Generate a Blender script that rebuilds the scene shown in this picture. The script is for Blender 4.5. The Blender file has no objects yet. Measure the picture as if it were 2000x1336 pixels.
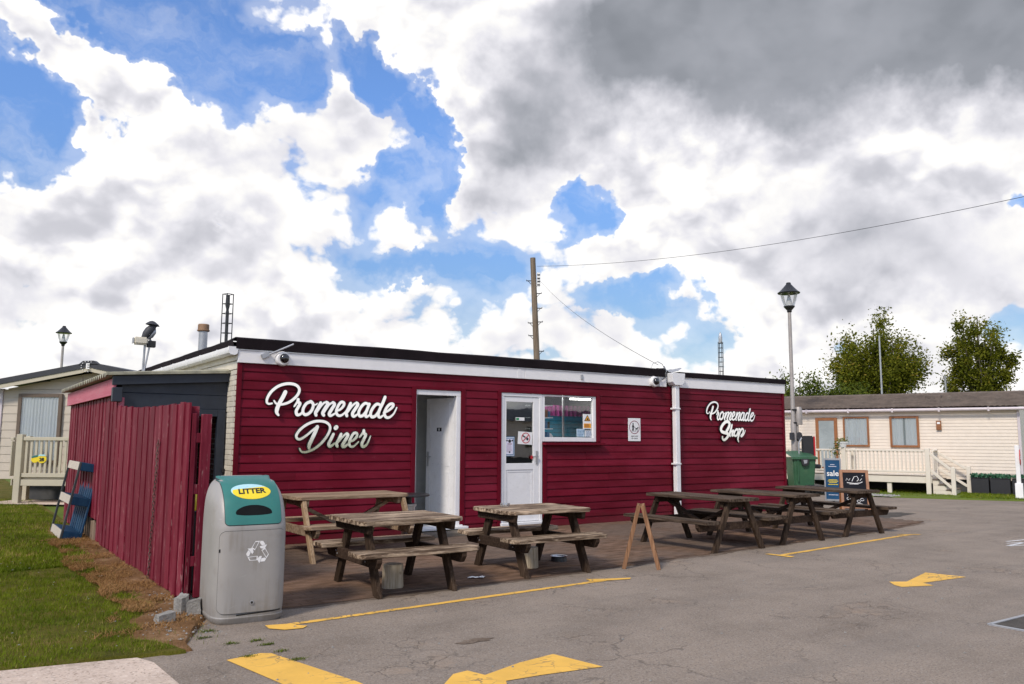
import bpy, bmesh, math, random
from math import radians as R, sin, cos, pi, hypot, atan2, sqrt
from mathutils import Vector, Matrix, Euler

# ------------------------------------------------------------------ camera, sky, sun, exposure
random.seed(7)
SC = bpy.context.scene
COL = SC.collection
CAM_POS = Vector((-3.328, -11.525, 1.5))
YAW, PITCH, ROLL = R(34.663), R(6.806), R(0.316)
fwd = Vector((sin(YAW)*cos(PITCH), cos(YAW)*cos(PITCH), sin(PITCH)))
rgt = Vector((cos(YAW), -sin(YAW), 0)); upv = rgt.cross(fwd)
rr = rgt*cos(ROLL)+upv*sin(ROLL); uu = -rgt*sin(ROLL)+upv*cos(ROLL)
cd = bpy.data.cameras.new('camera'); cam = bpy.data.objects.new('camera', cd); COL.objects.link(cam)
cam.matrix_world = Matrix(((rr.x, uu.x, -fwd.x, CAM_POS.x), (rr.y, uu.y, -fwd.y, CAM_POS.y), (rr.z, uu.z, -fwd.z, CAM_POS.z), (0, 0, 0, 1)))
cd.sensor_width = 36; cd.lens = 36*1597.68/2000; cd.clip_end = 3000; cd.clip_start = .05
SC.camera = cam
SUN_DIR = Vector((-.72, -.34, .74)).normalized()      # towards the sun
SUN_EL = math.asin(SUN_DIR.z); SUN_AZ = atan2(SUN_DIR.x, SUN_DIR.y)
SC.view_settings.view_transform = 'Standard'; SC.view_settings.look = 'None'
SC.view_settings.exposure = 0; SC.view_settings.gamma = 1; SC.view_settings.use_curve_mapping = False

DENS = [(12.4, 24.5, 7.6, 4.8, -20, -0.8), (2.6, 18.3, 5.7, 4.2, 0, -0.65), (-2.4, 20.0, 8.4, 5.6, 0, -0.3), (6.0, 23.1, 8.2, 1.9, -27, 1.0), (6.8, 19.8, 2.8, 0.9, -15, 0.5), (18.4, 24.4, 3.6, 2.6, -25, -0.75), (24.7, 24.4, 3.7, 2.4, -35, -0.85), (28.8, 20.7, 1.4, 5.2, 12, -0.8), (25.8, 17.8, 2.4, 1.7, 20, -0.45), (29.1, 16.7, 2.1, 2.1, 0, -0.4), (39.6, 17.5, 2.1, 2.5, 0, -0.8), (41.8, 15.6, 3.3, 2.6, 0, -0.85), (42.5, 17.3, 2.1, 2.1, 0, -0.4), (29.9, 12.7, 8.2, 1.3, 0, -0.6), (44.9, 9.4, 5.8, 1.7, -4, -0.7), (67.3, 15.5, 1.8, 1.2, 20, -0.55), (14.9, 12.6, 2.0, 0.8, 0, -0.4), (4.9, 8.2, 2.2, 0.8, 0, -0.3), (11.4, 14.0, 14.1, 8.2, 0, 0.65), (30.8, 27.9, 14.0, 4.0, -15, 0.7), (22.8, 20.7, 5.1, 4.8, 0, 0.55), (34.6, 20.8, 5.2, 6.6, 0, 0.8), (56.1, 24.9, 24.2, 12.1, 0, 1.15), (52.4, 13.0, 12.9, 6.5, 0, 0.75), (63.2, 12.4, 9.4, 6.3, 0, 0.75), (4.3, 9.7, 8.1, 4.7, 0, 0.5), (20.5, 7.5, 31.3, 4.2, 0, 0.3), (46.6, 16.1, 4.2, 3.8, 0, 0.4)]
DARK = [(58.2, 27.8, 24.7, 8.9, 3, 1.3), (67.8, 23.8, 11.6, 6.7, 0, 0.35), (43.9, 26.1, 6.7, 4.7, 0, 0.3), (34.8, 21.0, 4.5, 5.9, 0, 0.55), (23.2, 21.0, 5.1, 4.4, 0, 0.16), (51.9, 20.7, 8.7, 4.0, -20, 0.32), (59.3, 12.1, 10.7, 4.9, -10, 0.42), (64.4, 9.4, 6.9, 2.8, 0, 0.12), (16.0, 17.7, 6.4, 2.0, 10, 0.2), (13.6, 13.2, 5.3, 2.7, 20, 0.2), (3.6, 7.8, 5.2, 2.5, 0, 0.24), (41.2, 8.5, 5.3, 2.8, 0, 0.16)]

class NG:
    """small wrapper that adds and links nodes in a tree"""
    def __init__(s, tree): s.t = tree; s.n = tree.nodes; s.l = tree.links
    def __call__(s, kind, ins=None, **props):
        nd = s.n.new(kind)
        for k, v in props.items(): setattr(nd, k, v)
        for k, v in (ins or {}).items():
            sk = nd.inputs[k]
            if isinstance(v, bpy.types.NodeSocket): s.l.new(v, sk)
            else: sk.default_value = v
        return nd
    def m(s, op, a, b=None, c=None, clamp=False):
        ins = {0: a}
        if b is not None: ins[1] = b
        if c is not None: ins[2] = c
        return s('ShaderNodeMath', ins, operation=op, use_clamp=clamp).outputs[0]
    def v(s, op, a, b=None, c=None):
        ins = {0: a}
        if b is not None: ins[1] = b
        if c is not None: ins[2] = c
        nd = s('ShaderNodeVectorMath', ins, operation=op)
        return nd.outputs[1] if op in ('DOT_PRODUCT', 'LENGTH', 'DISTANCE') else nd.outputs[0]
    def vs(s, a, k):
        nd = s('ShaderNodeVectorMath', {0: a}, operation='SCALE')
        if isinstance(k, bpy.types.NodeSocket): s.l.new(k, nd.inputs['Scale'])
        else: nd.inputs['Scale'].default_value = k
        return nd.outputs[0]
    def noise(s, vec, scale, detail=4, rough=.5, dist=0, out=0, **kw):
        return s('ShaderNodeTexNoise', {'Vector': vec, 'Scale': scale, 'Detail': detail, 'Roughness': rough, 'Distortion': dist}, **kw).outputs[out]
    def ramp(s, fac, stops, interp='LINEAR'):
        nd = s('ShaderNodeValToRGB', {0: fac}); cr = nd.color_ramp; cr.interpolation = interp
        while len(cr.elements) < len(stops): cr.elements.new(1)
        for e, (p, c) in zip(cr.elements, stops):
            e.position = p; e.color = (c, c, c, 1) if isinstance(c, (int, float)) else (*c, 1)
        return nd.outputs[0]
    def mix(s, fac, a, b, blend='MIX'):
        nd = s('ShaderNodeMix', None, data_type='RGBA', blend_type=blend)
        for i, x in ((0, fac), (6, a), (7, b)):
            if isinstance(x, bpy.types.NodeSocket): s.l.new(x, nd.inputs[i])
            elif i == 0: nd.inputs[0].default_value = x
            else: nd.inputs[i].default_value = (*x, 1) if len(x) == 3 else x
        return nd.outputs[2]
    def step(s, x, a, b, lo=0., hi=1.):
        return s('ShaderNodeMapRange', {0: x, 1: a, 2: b, 3: lo, 4: hi}, interpolation_type='SMOOTHSTEP').outputs[0]

def blob(g, vec, az, el, rx, ry, rot):
    """an elliptical patch of sky around one compass direction: 1 in its middle, 0 at its rim"""
    az, el = R(az), R(el)
    c = Vector((sin(az)*cos(el), cos(az)*cos(el), sin(el)))
    tx = Vector((cos(az), -sin(az), 0)); ty = tx.cross(c)*-1
    if ty.z < 0: ty = -ty
    a = R(rot)
    ex = tx*cos(a)+ty*sin(a); ey = -tx*sin(a)+ty*cos(a); ez = ex.cross(ey)
    eu = Matrix((ex, ey, ez)).transposed().to_euler()
    mp = g('ShaderNodeMapping', {'Vector': vec, 'Location': c, 'Rotation': eu, 'Scale': (R(rx), R(ry), 1)}, vector_type='TEXTURE')
    return g('ShaderNodeTexGradient', {0: mp.outputs[0]}, gradient_type='SPHERICAL').outputs[1]

def make_world():
    w = bpy.data.worlds.new('World'); SC.world = w; w.use_nodes = True
    w.cycles.sampling_method = 'MANUAL'; w.cycles.sample_map_resolution = 256
    w.node_tree.nodes.clear(); g = NG(w.node_tree)
    S = .1
    d = g.v('NORMALIZE', g('ShaderNodeTexCoord').outputs['Generated'])
    z = g('ShaderNodeSeparateXYZ', {0: d}).outputs[2]
    sky = g('ShaderNodeTexSky', None, sky_type='NISHITA', sun_disc=False, sun_elevation=SUN_EL, sun_rotation=SUN_AZ, air_density=1.0, dust_density=.3, ozone_density=2.0).outputs[0]
    # bulk of the cloud cover: patches of cloud and gaps of blue by compass direction, edges stirred by noise
    warp = g.v('SUBTRACT', g.noise(d, 5., 5, .6, out=1), (.5, .5, .5))
    fine = g.v('SUBTRACT', g.noise(d, 13., 5, .62, out=1), (.5, .5, .5))
    dw = g.v('ADD', g.v('ADD', d, g.vs(warp, .18)), g.vs(fine, .10))
    acc = .50; dk = 0.
    for az, el, rx, ry, rot, amp in DENS:
        acc = g.m('MULTIPLY_ADD', blob(g, dw, az, el, rx, ry, rot), amp*1.75, acc)
    for az, el, rx, ry, rot, amp in DARK:
        dk = g.m('MULTIPLY_ADD', blob(g, dw, az, el, rx, ry, rot), amp*1.5, dk)
    acc = g.m('ADD', acc, g.step(z, .17, .03, 0, .75))
    # billows: the same field is read twice, the second time a little towards the sun, for lit tops and shaded undersides
    p = g.v('MULTIPLY', g.v('ADD', d, g.vs(warp, .04)), (1, 1, 1.35))
    def billow(off, det, vd):
        q = p if off is None else g.v('ADD', p, off)
        fb = g.noise(q, 8., det, .55)
        v1 = g('ShaderNodeTexVoronoi', {'Vector': q, 'Scale': 13., 'Detail': vd, 'Roughness': .5, 'Lacunarity': 2.3}, feature='F1').outputs[0]
        return g.m('MULTIPLY_ADD', v1, -.45, fb)
    b0 = billow(None, 9, 2.5); b1 = billow((-.010, -.008, .030), 4, 1.)
    big = g.noise(p, 3.2, 3, .5)
    d0 = g.m('MULTIPLY_ADD', g.m('SUBTRACT', b0, .30), 1.85, acc)
    d0 = g.m('MULTIPLY_ADD', g.m('SUBTRACT', big, .5), .7, d0)
    cover = g.m('MAXIMUM', g.step(d0, .0, .30), g.step(d0, -.5, .10, 0, .25))
    # thin high veil over the blue
    veil = g.noise(g.v('MULTIPLY', dw, (5., 5., 16.)), 1., 5, .6)
    cover = g.m('MAXIMUM', cover, g.step(veil, .48, .82, 0, .30))
    rim = g.m('MULTIPLY', g.m('SUBTRACT', b0, b1), 1.35)
    # undersides: where the bank goes on above a point it is shaded, where it ends above it is lit
    lo0 = g.noise(p, 5.2, 4, .55); lo1 = g.noise(g.v('ADD', p, (-.03, -.02, .075)), 5.2, 4, .55)
    hang = g.m('MULTIPLY_ADD', g.m('SUBTRACT', big, .5), .35, g.m('MULTIPLY_ADD', rim, -.35, g.m('SUBTRACT', lo1, lo0)))
    under = g.m('MULTIPLY', g.step(hang, -.12, .34, 0, .46), g.step(d0, .2, .8))
    light = g.m('SUBTRACT', g.m('ADD', 1.10, rim), under)
    light = g.step(light, .10, 1.28, .64, 1.13)
    dk1 = g.m('MINIMUM', dk, 1.)
    light = g.m('ADD', g.m('MULTIPLY', light, g.m('SUBTRACT', 1., g.m('MULTIPLY', dk1, .7))), g.m('MULTIPLY', dk1, .65))
    dkn = g.m('MULTIPLY', dk1, g.m('MULTIPLY_ADD', g.m('SUBTRACT', lo0, .5), -.35, .61))
    light = g.m('MULTIPLY', light, g.m('SUBTRACT', 1., dkn))
    tint = g.ramp(light, [(.25, (.90, .965, 1.09)), (.6, (.96, .965, 1.055)), (.86, (.985, .975, 1.03)), (.98, (1.01, .995, .985))])
    cl = g.vs(tint, g.m('MULTIPLY', light, 1/S))
    sky2 = g.mix(1.0, sky, g.mix(g.step(z, .42, .06), (1.28, 1.60, 2.08), (.80, .88, .99)), 'MULTIPLY')
    col = g.mix(cover, sky2, cl)
    col = g.mix(g.step(z, 0., -.02), col, (1.5, 1.5, 1.4))
    bg = g('ShaderNodeBackground', {0: col, 1: S})
    g.l.new(bg.outputs[0], g('ShaderNodeOutputWorld').inputs[0])
make_world()
sd = bpy.data.lights.new('sun', 'SUN'); sd.energy = 3.0; sd.angle = R(10); sd.color = (1, .90, .77)
so = bpy.data.objects.new('sun', sd); COL.objects.link(so); so.rotation_euler = SUN_DIR.to_track_quat('Z', 'Y').to_euler()

# ------------------------------------------------------------------ helpers
def V3(*a): return Vector(a)

class MB:
    def __init__(s): s.v = []; s.f = []
    def add(s, vs, fs):
        o = len(s.v); s.v += [tuple(v) for v in vs]; s.f += [tuple(i+o for i in f) for f in fs]; return s
    def box(s, x0, x1, y0, y1, z0, z1, M=None):
        vs = [Vector((x, y, z)) for z in (z0, z1) for y in (y0, y1) for x in (x0, x1)]
        if M: vs = [M @ v for v in vs]
        return s.add(vs, [(0, 2, 3, 1), (4, 5, 7, 6), (0, 1, 5, 4), (2, 6, 7, 3), (0, 4, 6, 2), (1, 3, 7, 5)])
    def bar(s, p, q, w, t, up=(0, 0, 1), cut=None):
        """a beam from p to q, w wide across and t thick along up"""
        p, q = Vector(p), Vector(q); d = (q-p).normalized(); up = Vector(up)
        x = d.cross(up)
        if x.length < 1e-4: x = d.cross(Vector((1, 0, 0)))
        x.normalize(); y = x.cross(d)
        vs = [c+x*sx*w/2+y*sy*t/2 for c in (p, q) for sy in (-1, 1) for sx in (-1, 1)]
        return s.add(vs, [(0, 1, 3, 2), (4, 6, 7, 5), (0, 4, 5, 1), (2, 3, 7, 6), (0, 2, 6, 4), (1, 5, 7, 3)])
    def cyl(s, p, q, r, r2=None, n=12, caps=True):
        r2 = r if r2 is None else r2; p, q = Vector(p), Vector(q); d = (q-p).normalized()
        x = d.orthogonal().normalized(); y = d.cross(x); vs = []
        for c, rad in ((p, r), (q, r2)):
            vs += [c+(x*cos(2*pi*i/n)+y*sin(2*pi*i/n))*rad for i in range(n)]
        fs = [(i, (i+1) % n, n+(i+1) % n, n+i) for i in range(n)]
        if caps: fs += [tuple(range(n))[::-1], tuple(range(n, 2*n))]
        return s.add(vs, fs)
    def tube(s, pts, r, n=8, closed=False):
        pts = [Vector(p) for p in pts]; m = len(pts); vs = []; rs = r if isinstance(r, (list, tuple)) else [r]*m
        last = None
        for i, p in enumerate(pts):
            a = pts[(i-1) % m] if closed or i else p; b = pts[(i+1) % m] if closed or i < m-1 else p
            d = (b-a).normalized()
            x = d.orthogonal().normalized() if last is None else (last-d*last.dot(d)).normalized()
            last = x; y = d.cross(x)
            vs += [p+(x*cos(2*pi*k/n)+y*sin(2*pi*k/n))*rs[i] for k in range(n)]
        fs = []
        for i in range(m if closed else m-1):
            j = (i+1) % m
            fs += [(i*n+k, i*n+(k+1) % n, j*n+(k+1) % n, j*n+k) for k in range(n)]
        if not closed: fs += [tuple(range(n))[::-1], tuple(range((m-1)*n, m*n))]
        return s.add(vs, fs)
    def lathe(s, prof, n=20, c=(0, 0, 0)):
        vs = [(c[0]+r*cos(2*pi*k/n), c[1]+r*sin(2*pi*k/n), c[2]+z) for r, z in prof for k in range(n)]
        fs = [(i*n+k, i*n+(k+1) % n, (i+1)*n+(k+1) % n, (i+1)*n+k) for i in range(len(prof)-1) for k in range(n)]
        if prof[0][0] > 1e-5: fs.append(tuple(range(n))[::-1])
        if prof[-1][0] > 1e-5: fs.append(tuple(range((len(prof)-1)*n, len(prof)*n)))
        return s.add(vs, fs)
    def prism(s, poly, a, b, fn):
        """poly of 2-D points; fn(u, v, w) -> 3-D; extruded from w=a to w=b"""
        n = len(poly); vs = [fn(u, v, w) for w in (a, b) for u, v in poly]
        return s.add(vs, [tuple(range(n))[::-1], tuple(range(n, 2*n))]+[(i, (i+1) % n, n+(i+1) % n, n+i) for i in range(n)])
    def grid(s, fn, nu, nv):
        vs = [fn(i/nu, j/nv) for j in range(nv+1) for i in range(nu+1)]
        return s.add(vs, [(j*(nu+1)+i, j*(nu+1)+i+1, (j+1)*(nu+1)+i+1, (j+1)*(nu+1)+i) for j in range(nv) for i in range(nu)])
    def flat(s, poly, z): return s.add([(x, y, z) for x, y in poly], [tuple(range(len(poly)))])
    def move(s, M): s.v = [tuple(M @ Vector(v)) for v in s.v]; return s

XZ = lambda u, v, w: (u, w, v)
YZ = lambda u, v, w: (w, u, v)
XY = lambda u, v, w: (u, v, w)

def mesh(name, mb, m, bevel=0, smooth=0, seg=1, normals=True, weld=False):
    me = bpy.data.meshes.new(name); me.from_pydata(mb.v, [], mb.f)
    if normals or bevel:
        bm = bmesh.new(); bm.from_mesh(me)
        if weld: bmesh.ops.remove_doubles(bm, verts=bm.verts, dist=1e-5)
        if normals: bmesh.ops.recalc_face_normals(bm, faces=bm.faces)
        if bevel:
            bmesh.ops.bevel(bm, geom=[e for e in bm.edges if len(e.link_faces) == 2 and e.calc_face_angle(0) > .5], offset=bevel, segments=seg, affect='EDGES', clamp_overlap=True)
        bm.to_mesh(me); bm.free()
    if m is not None: me.materials.append(m)
    if smooth:
        me.polygons.foreach_set('use_smooth', [True]*len(me.polygons)); me.set_sharp_from_angle(angle=R(smooth))
    me.update(); return me

def obj(name, mb, m=None, parent=None, bevel=0, smooth=0, seg=1, kind=None, label=None, loc=None, mat4=None, normals=True, weld=False):
    me = mb if isinstance(mb, bpy.types.Mesh) else mesh(name, mb, m, bevel, smooth, seg, normals, weld)
    o = bpy.data.objects.new(name, me); COL.objects.link(o)
    if parent is not None: o.parent = parent
    if loc is not None: o.location = loc
    if mat4 is not None: o.matrix_basis = mat4
    if kind: o['kind'] = kind
    if label: o['label'] = label
    return o

def tag(o, label, cat, group=None):
    o['label'] = label; o['category'] = cat
    if group: o['group'] = group
    return o

def thing(name, label, cat, loc=(0, 0, 0), rz=0, group=None):
    o = bpy.data.objects.new(name, None); COL.objects.link(o)
    o.location = loc; o.rotation_euler = (0, 0, rz); o.empty_display_size = .1
    return tag(o, label, cat, group)

def copy_tree(o, parent=None):
    c = o.copy(); COL.objects.link(c)
    if parent is not None: c.parent = parent
    for ch in list(o.children): copy_tree(ch, c)
    return c

def text_mb(s, size, M=None, font=None, align='CENTER', ext=0., res=3, bold=0.):
    """lettering as geometry in the x/y plane, then moved by M"""
    cu = bpy.data.curves.new('lettering', 'FONT'); cu.body = s; cu.size = size; cu.align_x = align; cu.align_y = 'CENTER'
    cu.resolution_u = res; cu.extrude = ext; cu.offset = bold; cu.fill_mode = 'FRONT' if ext == 0 else 'BOTH'
    to = bpy.data.objects.new('lettering', cu); COL.objects.link(to)
    dg = bpy.context.evaluated_depsgraph_get(); dg.update()
    me = bpy.data.meshes.new_from_object(to.evaluated_get(dg))
    mb = MB(); M = M or Matrix()
    mb.add([M @ v.co for v in me.vertices], [tuple(p.vertices) for p in me.polygons])
    bpy.data.objects.remove(to); bpy.data.curves.remove(cu); bpy.data.meshes.remove(me)
    return mb

def frame_m(o, x, y):
    """matrix taking the x/y plane to the plane through o spanned by x and y"""
    x = Vector(x).normalized(); y = Vector(y).normalized(); z = x.cross(y)
    return Matrix(((x.x, y.x, z.x, o[0]), (x.y, y.y, z.y, o[1]), (x.z, y.z, z.z, o[2]), (0, 0, 0, 1)))
WALLM = lambda x, y, z: frame_m((x, y, z), (1, 0, 0), (0, 0, 1))

# ------------------------------------------------------------------ materials
def new_mat(name):
    m = bpy.data.materials.new(name); m.use_nodes = True
    g = NG(m.node_tree); b = m.node_tree.nodes['Principled BSDF']
    return m, g, b
def setp(g, b, **k):
    names = dict(col='Base Color', rough='Roughness', metal='Metallic', spec='Specular IOR Level', normal='Normal', alpha='Alpha', trans='Transmission Weight', coat='Coat Weight', emis='Emission Color', es='Emission Strength', ior='IOR', sss='Subsurface Weight')
    for kk, v in k.items():
        s = b.inputs[names[kk]]
        if isinstance(v, bpy.types.NodeSocket): g.l.new(v, s)
        elif kk in ('col', 'emis'): s.default_value = (*v, 1)
        else: s.default_value = v
def bump(g, h, strength=.3, dist=.01, normal=None):
    ins = {'Height': h, 'Strength': strength, 'Distance': dist}
    if normal is not None: ins['Normal'] = normal
    return g('ShaderNodeBump', ins).outputs[0]
def co(g, where='pos', rand=True):
    if where == 'pos': return g('ShaderNodeNewGeometry').outputs['Position']
    v = g('ShaderNodeTexCoord').outputs['Object']
    if rand: v = g.v('ADD', v, g.vs(g('ShaderNodeCombineXYZ', {0: g('ShaderNodeObjectInfo').outputs['Random'], 1: g('ShaderNodeObjectInfo').outputs['Random'], 2: .3}).outputs[0], 31.))
    return v
def sc(g, v, s): return g.v('MULTIPLY', v, s)

def plain(name, c, rough=.5, var=.08, scale=6., bmp=0., bscale=60., metal=0., spec=.5, coat=0., dirt=None, dscale=2.5, damt=.5, rnd=.0, streak=False):
    """a painted, plastic or metal surface: slight tone variation, optional stains of its own and fine relief"""
    m, g, b = new_mat(name); p = co(g)
    n = g.noise(p, scale, 4, .6)
    c0 = tuple(x*(1-var) for x in c); c1 = tuple(min(x*(1+var), 1) for x in c)
    col = g.mix(g.step(n, .3, .7), c0, c1)
    if rnd:
        rv = g.m('MULTIPLY_ADD', g('ShaderNodeObjectInfo').outputs['Random'], 2*rnd, 1-rnd)
        col = g.vs(col, rv)
    if dirt:
        dn = g.noise(p, dscale, 6, .65)
        col = g.mix(g.m('MULTIPLY', g.step(dn, .52, .75), damt), col, dirt)
    if streak:
        sn = g.noise(sc(g, p, (22, 22, 1.4)), 1., 5, .65); zz = g('ShaderNodeSeparateXYZ', {0: p}).outputs[2]
        foot = g.m('ADD', g.step(zz, .35, .02, 0, .30), g.step(g.noise(p, 2.2, 4, .6), .45, .7, 0, .25))
        col = g.mix(g.m('MULTIPLY', g.step(g.m('ADD', sn, foot), .60, .95), .55), col, dirt)
        scr = g.step(g.noise(sc(g, g.v('ADD', p, g.vs(g.v('SUBTRACT', g.noise(p, 4, 2, .5, out=1), (.5, .5, .5)), .2)), (9, 9, 160)), 1., 2, .5), .70, .76)
        col = g.mix(g.m('MULTIPLY', scr, .25), col, (.55, .54, .52))
    rg = g.m('MULTIPLY_ADD', g.noise(p, scale*3, 3, .6), .25, rough-.12)
    setp(g, b, col=col, rough=rg, metal=metal, spec=spec, coat=coat)
    if bmp: setp(g, b, normal=bump(g, g.noise(p, bscale, 4, .6), bmp, .004))
    return m

def wood(name, dark, mid, light, axis=0, rough=.75, worn=.5, where='obj', gs=1., rnd=.2, bmp=.5, ps=1.):
    """timber with grain along one axis, cracks, knots, and pale worn streaks"""
    m, g, b = new_mat(name); p = co(g, where)
    st = [38*gs, 38*gs, 38*gs]; st[axis] = 2.2*gs
    q = g.v('ADD', p, g.vs(g.v('SUBTRACT', g.noise(p, 3., 2, .5, out=1), (.5, .5, .5)), .03))
    gr = g.noise(sc(g, q, st), 1., 6, .65)
    st2 = [120*gs, 120*gs, 120*gs]; st2[axis] = 4*gs
    fine = g.noise(sc(g, q, st2), 1., 3, .6)
    st3 = [9*gs*ps, 9*gs*ps, 9*gs*ps]; st3[axis] = 1.6*gs*ps*(1 if ps == 1 else 1.3)
    pat = g.noise(sc(g, p, st3), 1., 5, .65)
    col = g.ramp(g.m('MULTIPLY_ADD', fine, .35, g.m('MULTIPLY', gr, .75)), [(.32, dark), (.52, mid), (.72, light)])
    wmask = g.step(g.m('ADD', g.m('MULTIPLY', pat, .75), g.m('MULTIPLY', gr, .45)), .575, .74)
    col = g.mix(g.m('MULTIPLY', wmask, worn), col, light)
    kn = g.noise(sc(g, p, [7, 7, 7]), 1., 1, .5)
    col = g.mix(g.m('MULTIPLY', g.step(kn, .70, .76), .6), col, dark)
    rv = g.m('MULTIPLY_ADD', g('ShaderNodeObjectInfo').outputs['Random'], 2*rnd, 1-rnd)
    col = g.vs(col, rv)
    setp(g, b, col=col, rough=rough+.12, spec=.12, normal=bump(g, g.m('MULTIPLY_ADD', fine, .4, gr), bmp, .004))
    return m

def painted_wood(name, c, faded, axis=2, rough=.6, amt=.5, bare=None, where='pos'):
    """weathered paint on sawn boards: streaks along the grain, faded patches, a few bare scars"""
    m, g, b = new_mat(name); p = co(g, where)
    rand = g('ShaderNodeObjectInfo').outputs['Random']
    p = g.v('ADD', p, g.vs(g('ShaderNodeCombineXYZ', {0: rand, 1: rand, 2: rand}).outputs[0], 17.))
    st = [45, 45, 45]; st[axis] = 2.0
    gr = g.noise(sc(g, p, st), 1., 6, .65)
    st2 = [7, 7, 7]; st2[axis] = 1.2
    pat = g.noise(sc(g, p, st2), 1., 5, .65)
    f = g.m('MULTIPLY', g.step(g.m('ADD', g.m('MULTIPLY', gr, .5), g.m('MULTIPLY', pat, .6)), .40, .75), amt)
    col = g.mix(f, c, faded)
    if bare:
        st3 = [60, 60, 60]; st3[axis] = 6
        sp = g.noise(sc(g, p, st3), 1., 3, .7)
        col = g.mix(g.m('MULTIPLY', g.step(g.m('ADD', g.m('MULTIPLY', sp, .7), g.m('MULTIPLY', pat, .45)), .66, .75), .75), col, bare)
    col = g.vs(col, g.m('MULTIPLY_ADD', rand, .36, .82))
    setp(g, b, col=col, rough=rough, spec=.15, normal=bump(g, gr, .5, .004))
    return m

def glass_mat(name, tint=(.75, .8, .8), refl=1.0):
    m, g, b = new_mat(name); m.node_tree.nodes.remove(b)
    fr = g('ShaderNodeFresnel', {0: 1.5}).outputs[0]
    fac = g.m('MINIMUM', g.m('MULTIPLY_ADD', fr, 1.6*refl, .10*refl), 1.)
    p = co(g)
    nb = bump(g, g.noise(p, 3., 2, .5), .012, .05)
    gl = g('ShaderNodeBsdfGlossy', {'Roughness': .02, 'Normal': nb}).outputs[0]
    tr = g('ShaderNodeBsdfTransparent', {0: (*tint, 1)}).outputs[0]
    mx = g('ShaderNodeMixShader', {0: fac, 1: tr, 2: gl}).outputs[0]
    out = [n for n in m.node_tree.nodes if n.type == 'OUTPUT_MATERIAL'][0]
    g.l.new(mx, out.inputs[0]); return m

def leaf_mat(name, lo, hi, alt=None, trans=.25):
    m, g, b = new_mat(name)
    t = g('ShaderNodeAttribute', None, attribute_name='tone').outputs['Fac']
    col = g.mix(t, lo, hi)
    if alt: col = g.mix(g.step(t, .86, .95), col, alt)
    setp(g, b, col=col, rough=.6, spec=.12)
    tl = g('ShaderNodeBsdfTranslucent', {0: col}).outputs[0]
    mx = g('ShaderNodeMixShader', {0: trans, 1: b.outputs[0], 2: tl}).outputs[0]
    out = [n for n in m.node_tree.nodes if n.type == 'OUTPUT_MATERIAL'][0]
    g.l.new(mx, out.inputs[0]); return m

def asphalt_mat():
    m, g, b = new_mat('asphalt'); p = co(g)
    sp = g('ShaderNodeTexVoronoi', {'Vector': p, 'Scale': 120.}).outputs['Color']
    spv = g('ShaderNodeSeparateColor', {0: sp}).outputs[0]
    fine = g.noise(p, 55., 4, .7)
    mid = g.noise(p, 1.3, 6, .65); big = g.noise(sc(g, p, (.25, .25, .25)), 1., 4, .55)
    streak = g.noise(sc(g, p, (.35, 2.6, 1)), 1., 5, .6)
    base = g.ramp(g.m('ADD', g.m('MULTIPLY', mid, .55), g.m('ADD', g.m('MULTIPLY', big, .35), g.m('MULTIPLY', streak, .3))), [(.40, (.200, .160, .126)), (.60, (.285, .232, .186)), (.78, (.355, .288, .230))])
    col = g.mix(g.m('MULTIPLY', g.step(fine, .35, .75), .55), g.vs(base, .74), g.vs(base, 1.26))
    col = g.mix(g.m('MULTIPLY', g.step(spv, .78, 1.), .5), col, (.36, .33, .30))
    col = g.mix(g.m('MULTIPLY', g.step(spv, .12, 0.), .65), col, (.07, .06, .055))
    warpv = g.v('SUBTRACT', g.noise(p, .8, 3, .6, out=1), (.5, .5, .5))
    # cracks: edges of warped cells, only in some areas
    wv = g.v('ADD', p, g.vs(g.v('SUBTRACT', g.noise(p, 2.2, 4, .6, out=1), (.5, .5, .5)), .55))
    cr = g('ShaderNodeTexVoronoi', {'Vector': wv, 'Scale': .55}, feature='DISTANCE_TO_EDGE').outputs[0]
    cr2 = g('ShaderNodeTexVoronoi', {'Vector': wv, 'Scale': 4.5}, feature='DISTANCE_TO_EDGE').outputs[0]
    area = g.step(g.noise(p, .55, 3, .5), .48, .62); area2 = g.step(g.noise(sc(g, p, (1, 1, 1)), .9, 3, .6), .52, .66)
    c1 = g.m('MULTIPLY', g.m('MULTIPLY', g.step(cr, .008, .0), area), .6); c2 = g.m('MULTIPLY', g.step(cr2, .05, .0), g.m('MULTIPLY', area2, .75))
    crk = g.m('MAXIMUM', c1, c2)
    col = g.mix(g.m('MULTIPLY', crk, .8), col, (.055, .047, .04))
    st = g.step(g.noise(p, .9, 5, .7), .58, .74)
    col = g.mix(g.m('MULTIPLY', st, .40), col, (.36, .25, .165))
    oil = g.step(g.noise(g.v('ADD', p, (7., 3., 0)), 1.6, 6, .72), .62, .76)
    col = g.mix(g.m('MULTIPLY', oil, .5), col, (.105, .088, .074))
    tyre = g.step(g.noise(sc(g, g.v('ADD', p, g.vs(warpv, .3)), (.12, 1.7, 1)), 1., 3, .55), .50, .66)
    col = g.mix(g.m('MULTIPLY', tyre, .22), col, (.165, .145, .128))
    h = g.m('SUBTRACT', g.m('ADD', g.m('MULTIPLY', fine, .5), g.m('MULTIPLY', spv, .4)), g.m('MULTIPLY', crk, 2.))
    setp(g, b, col=col, rough=.88, spec=.25, normal=bump(g, h, .55, .006))
    return m

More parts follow.
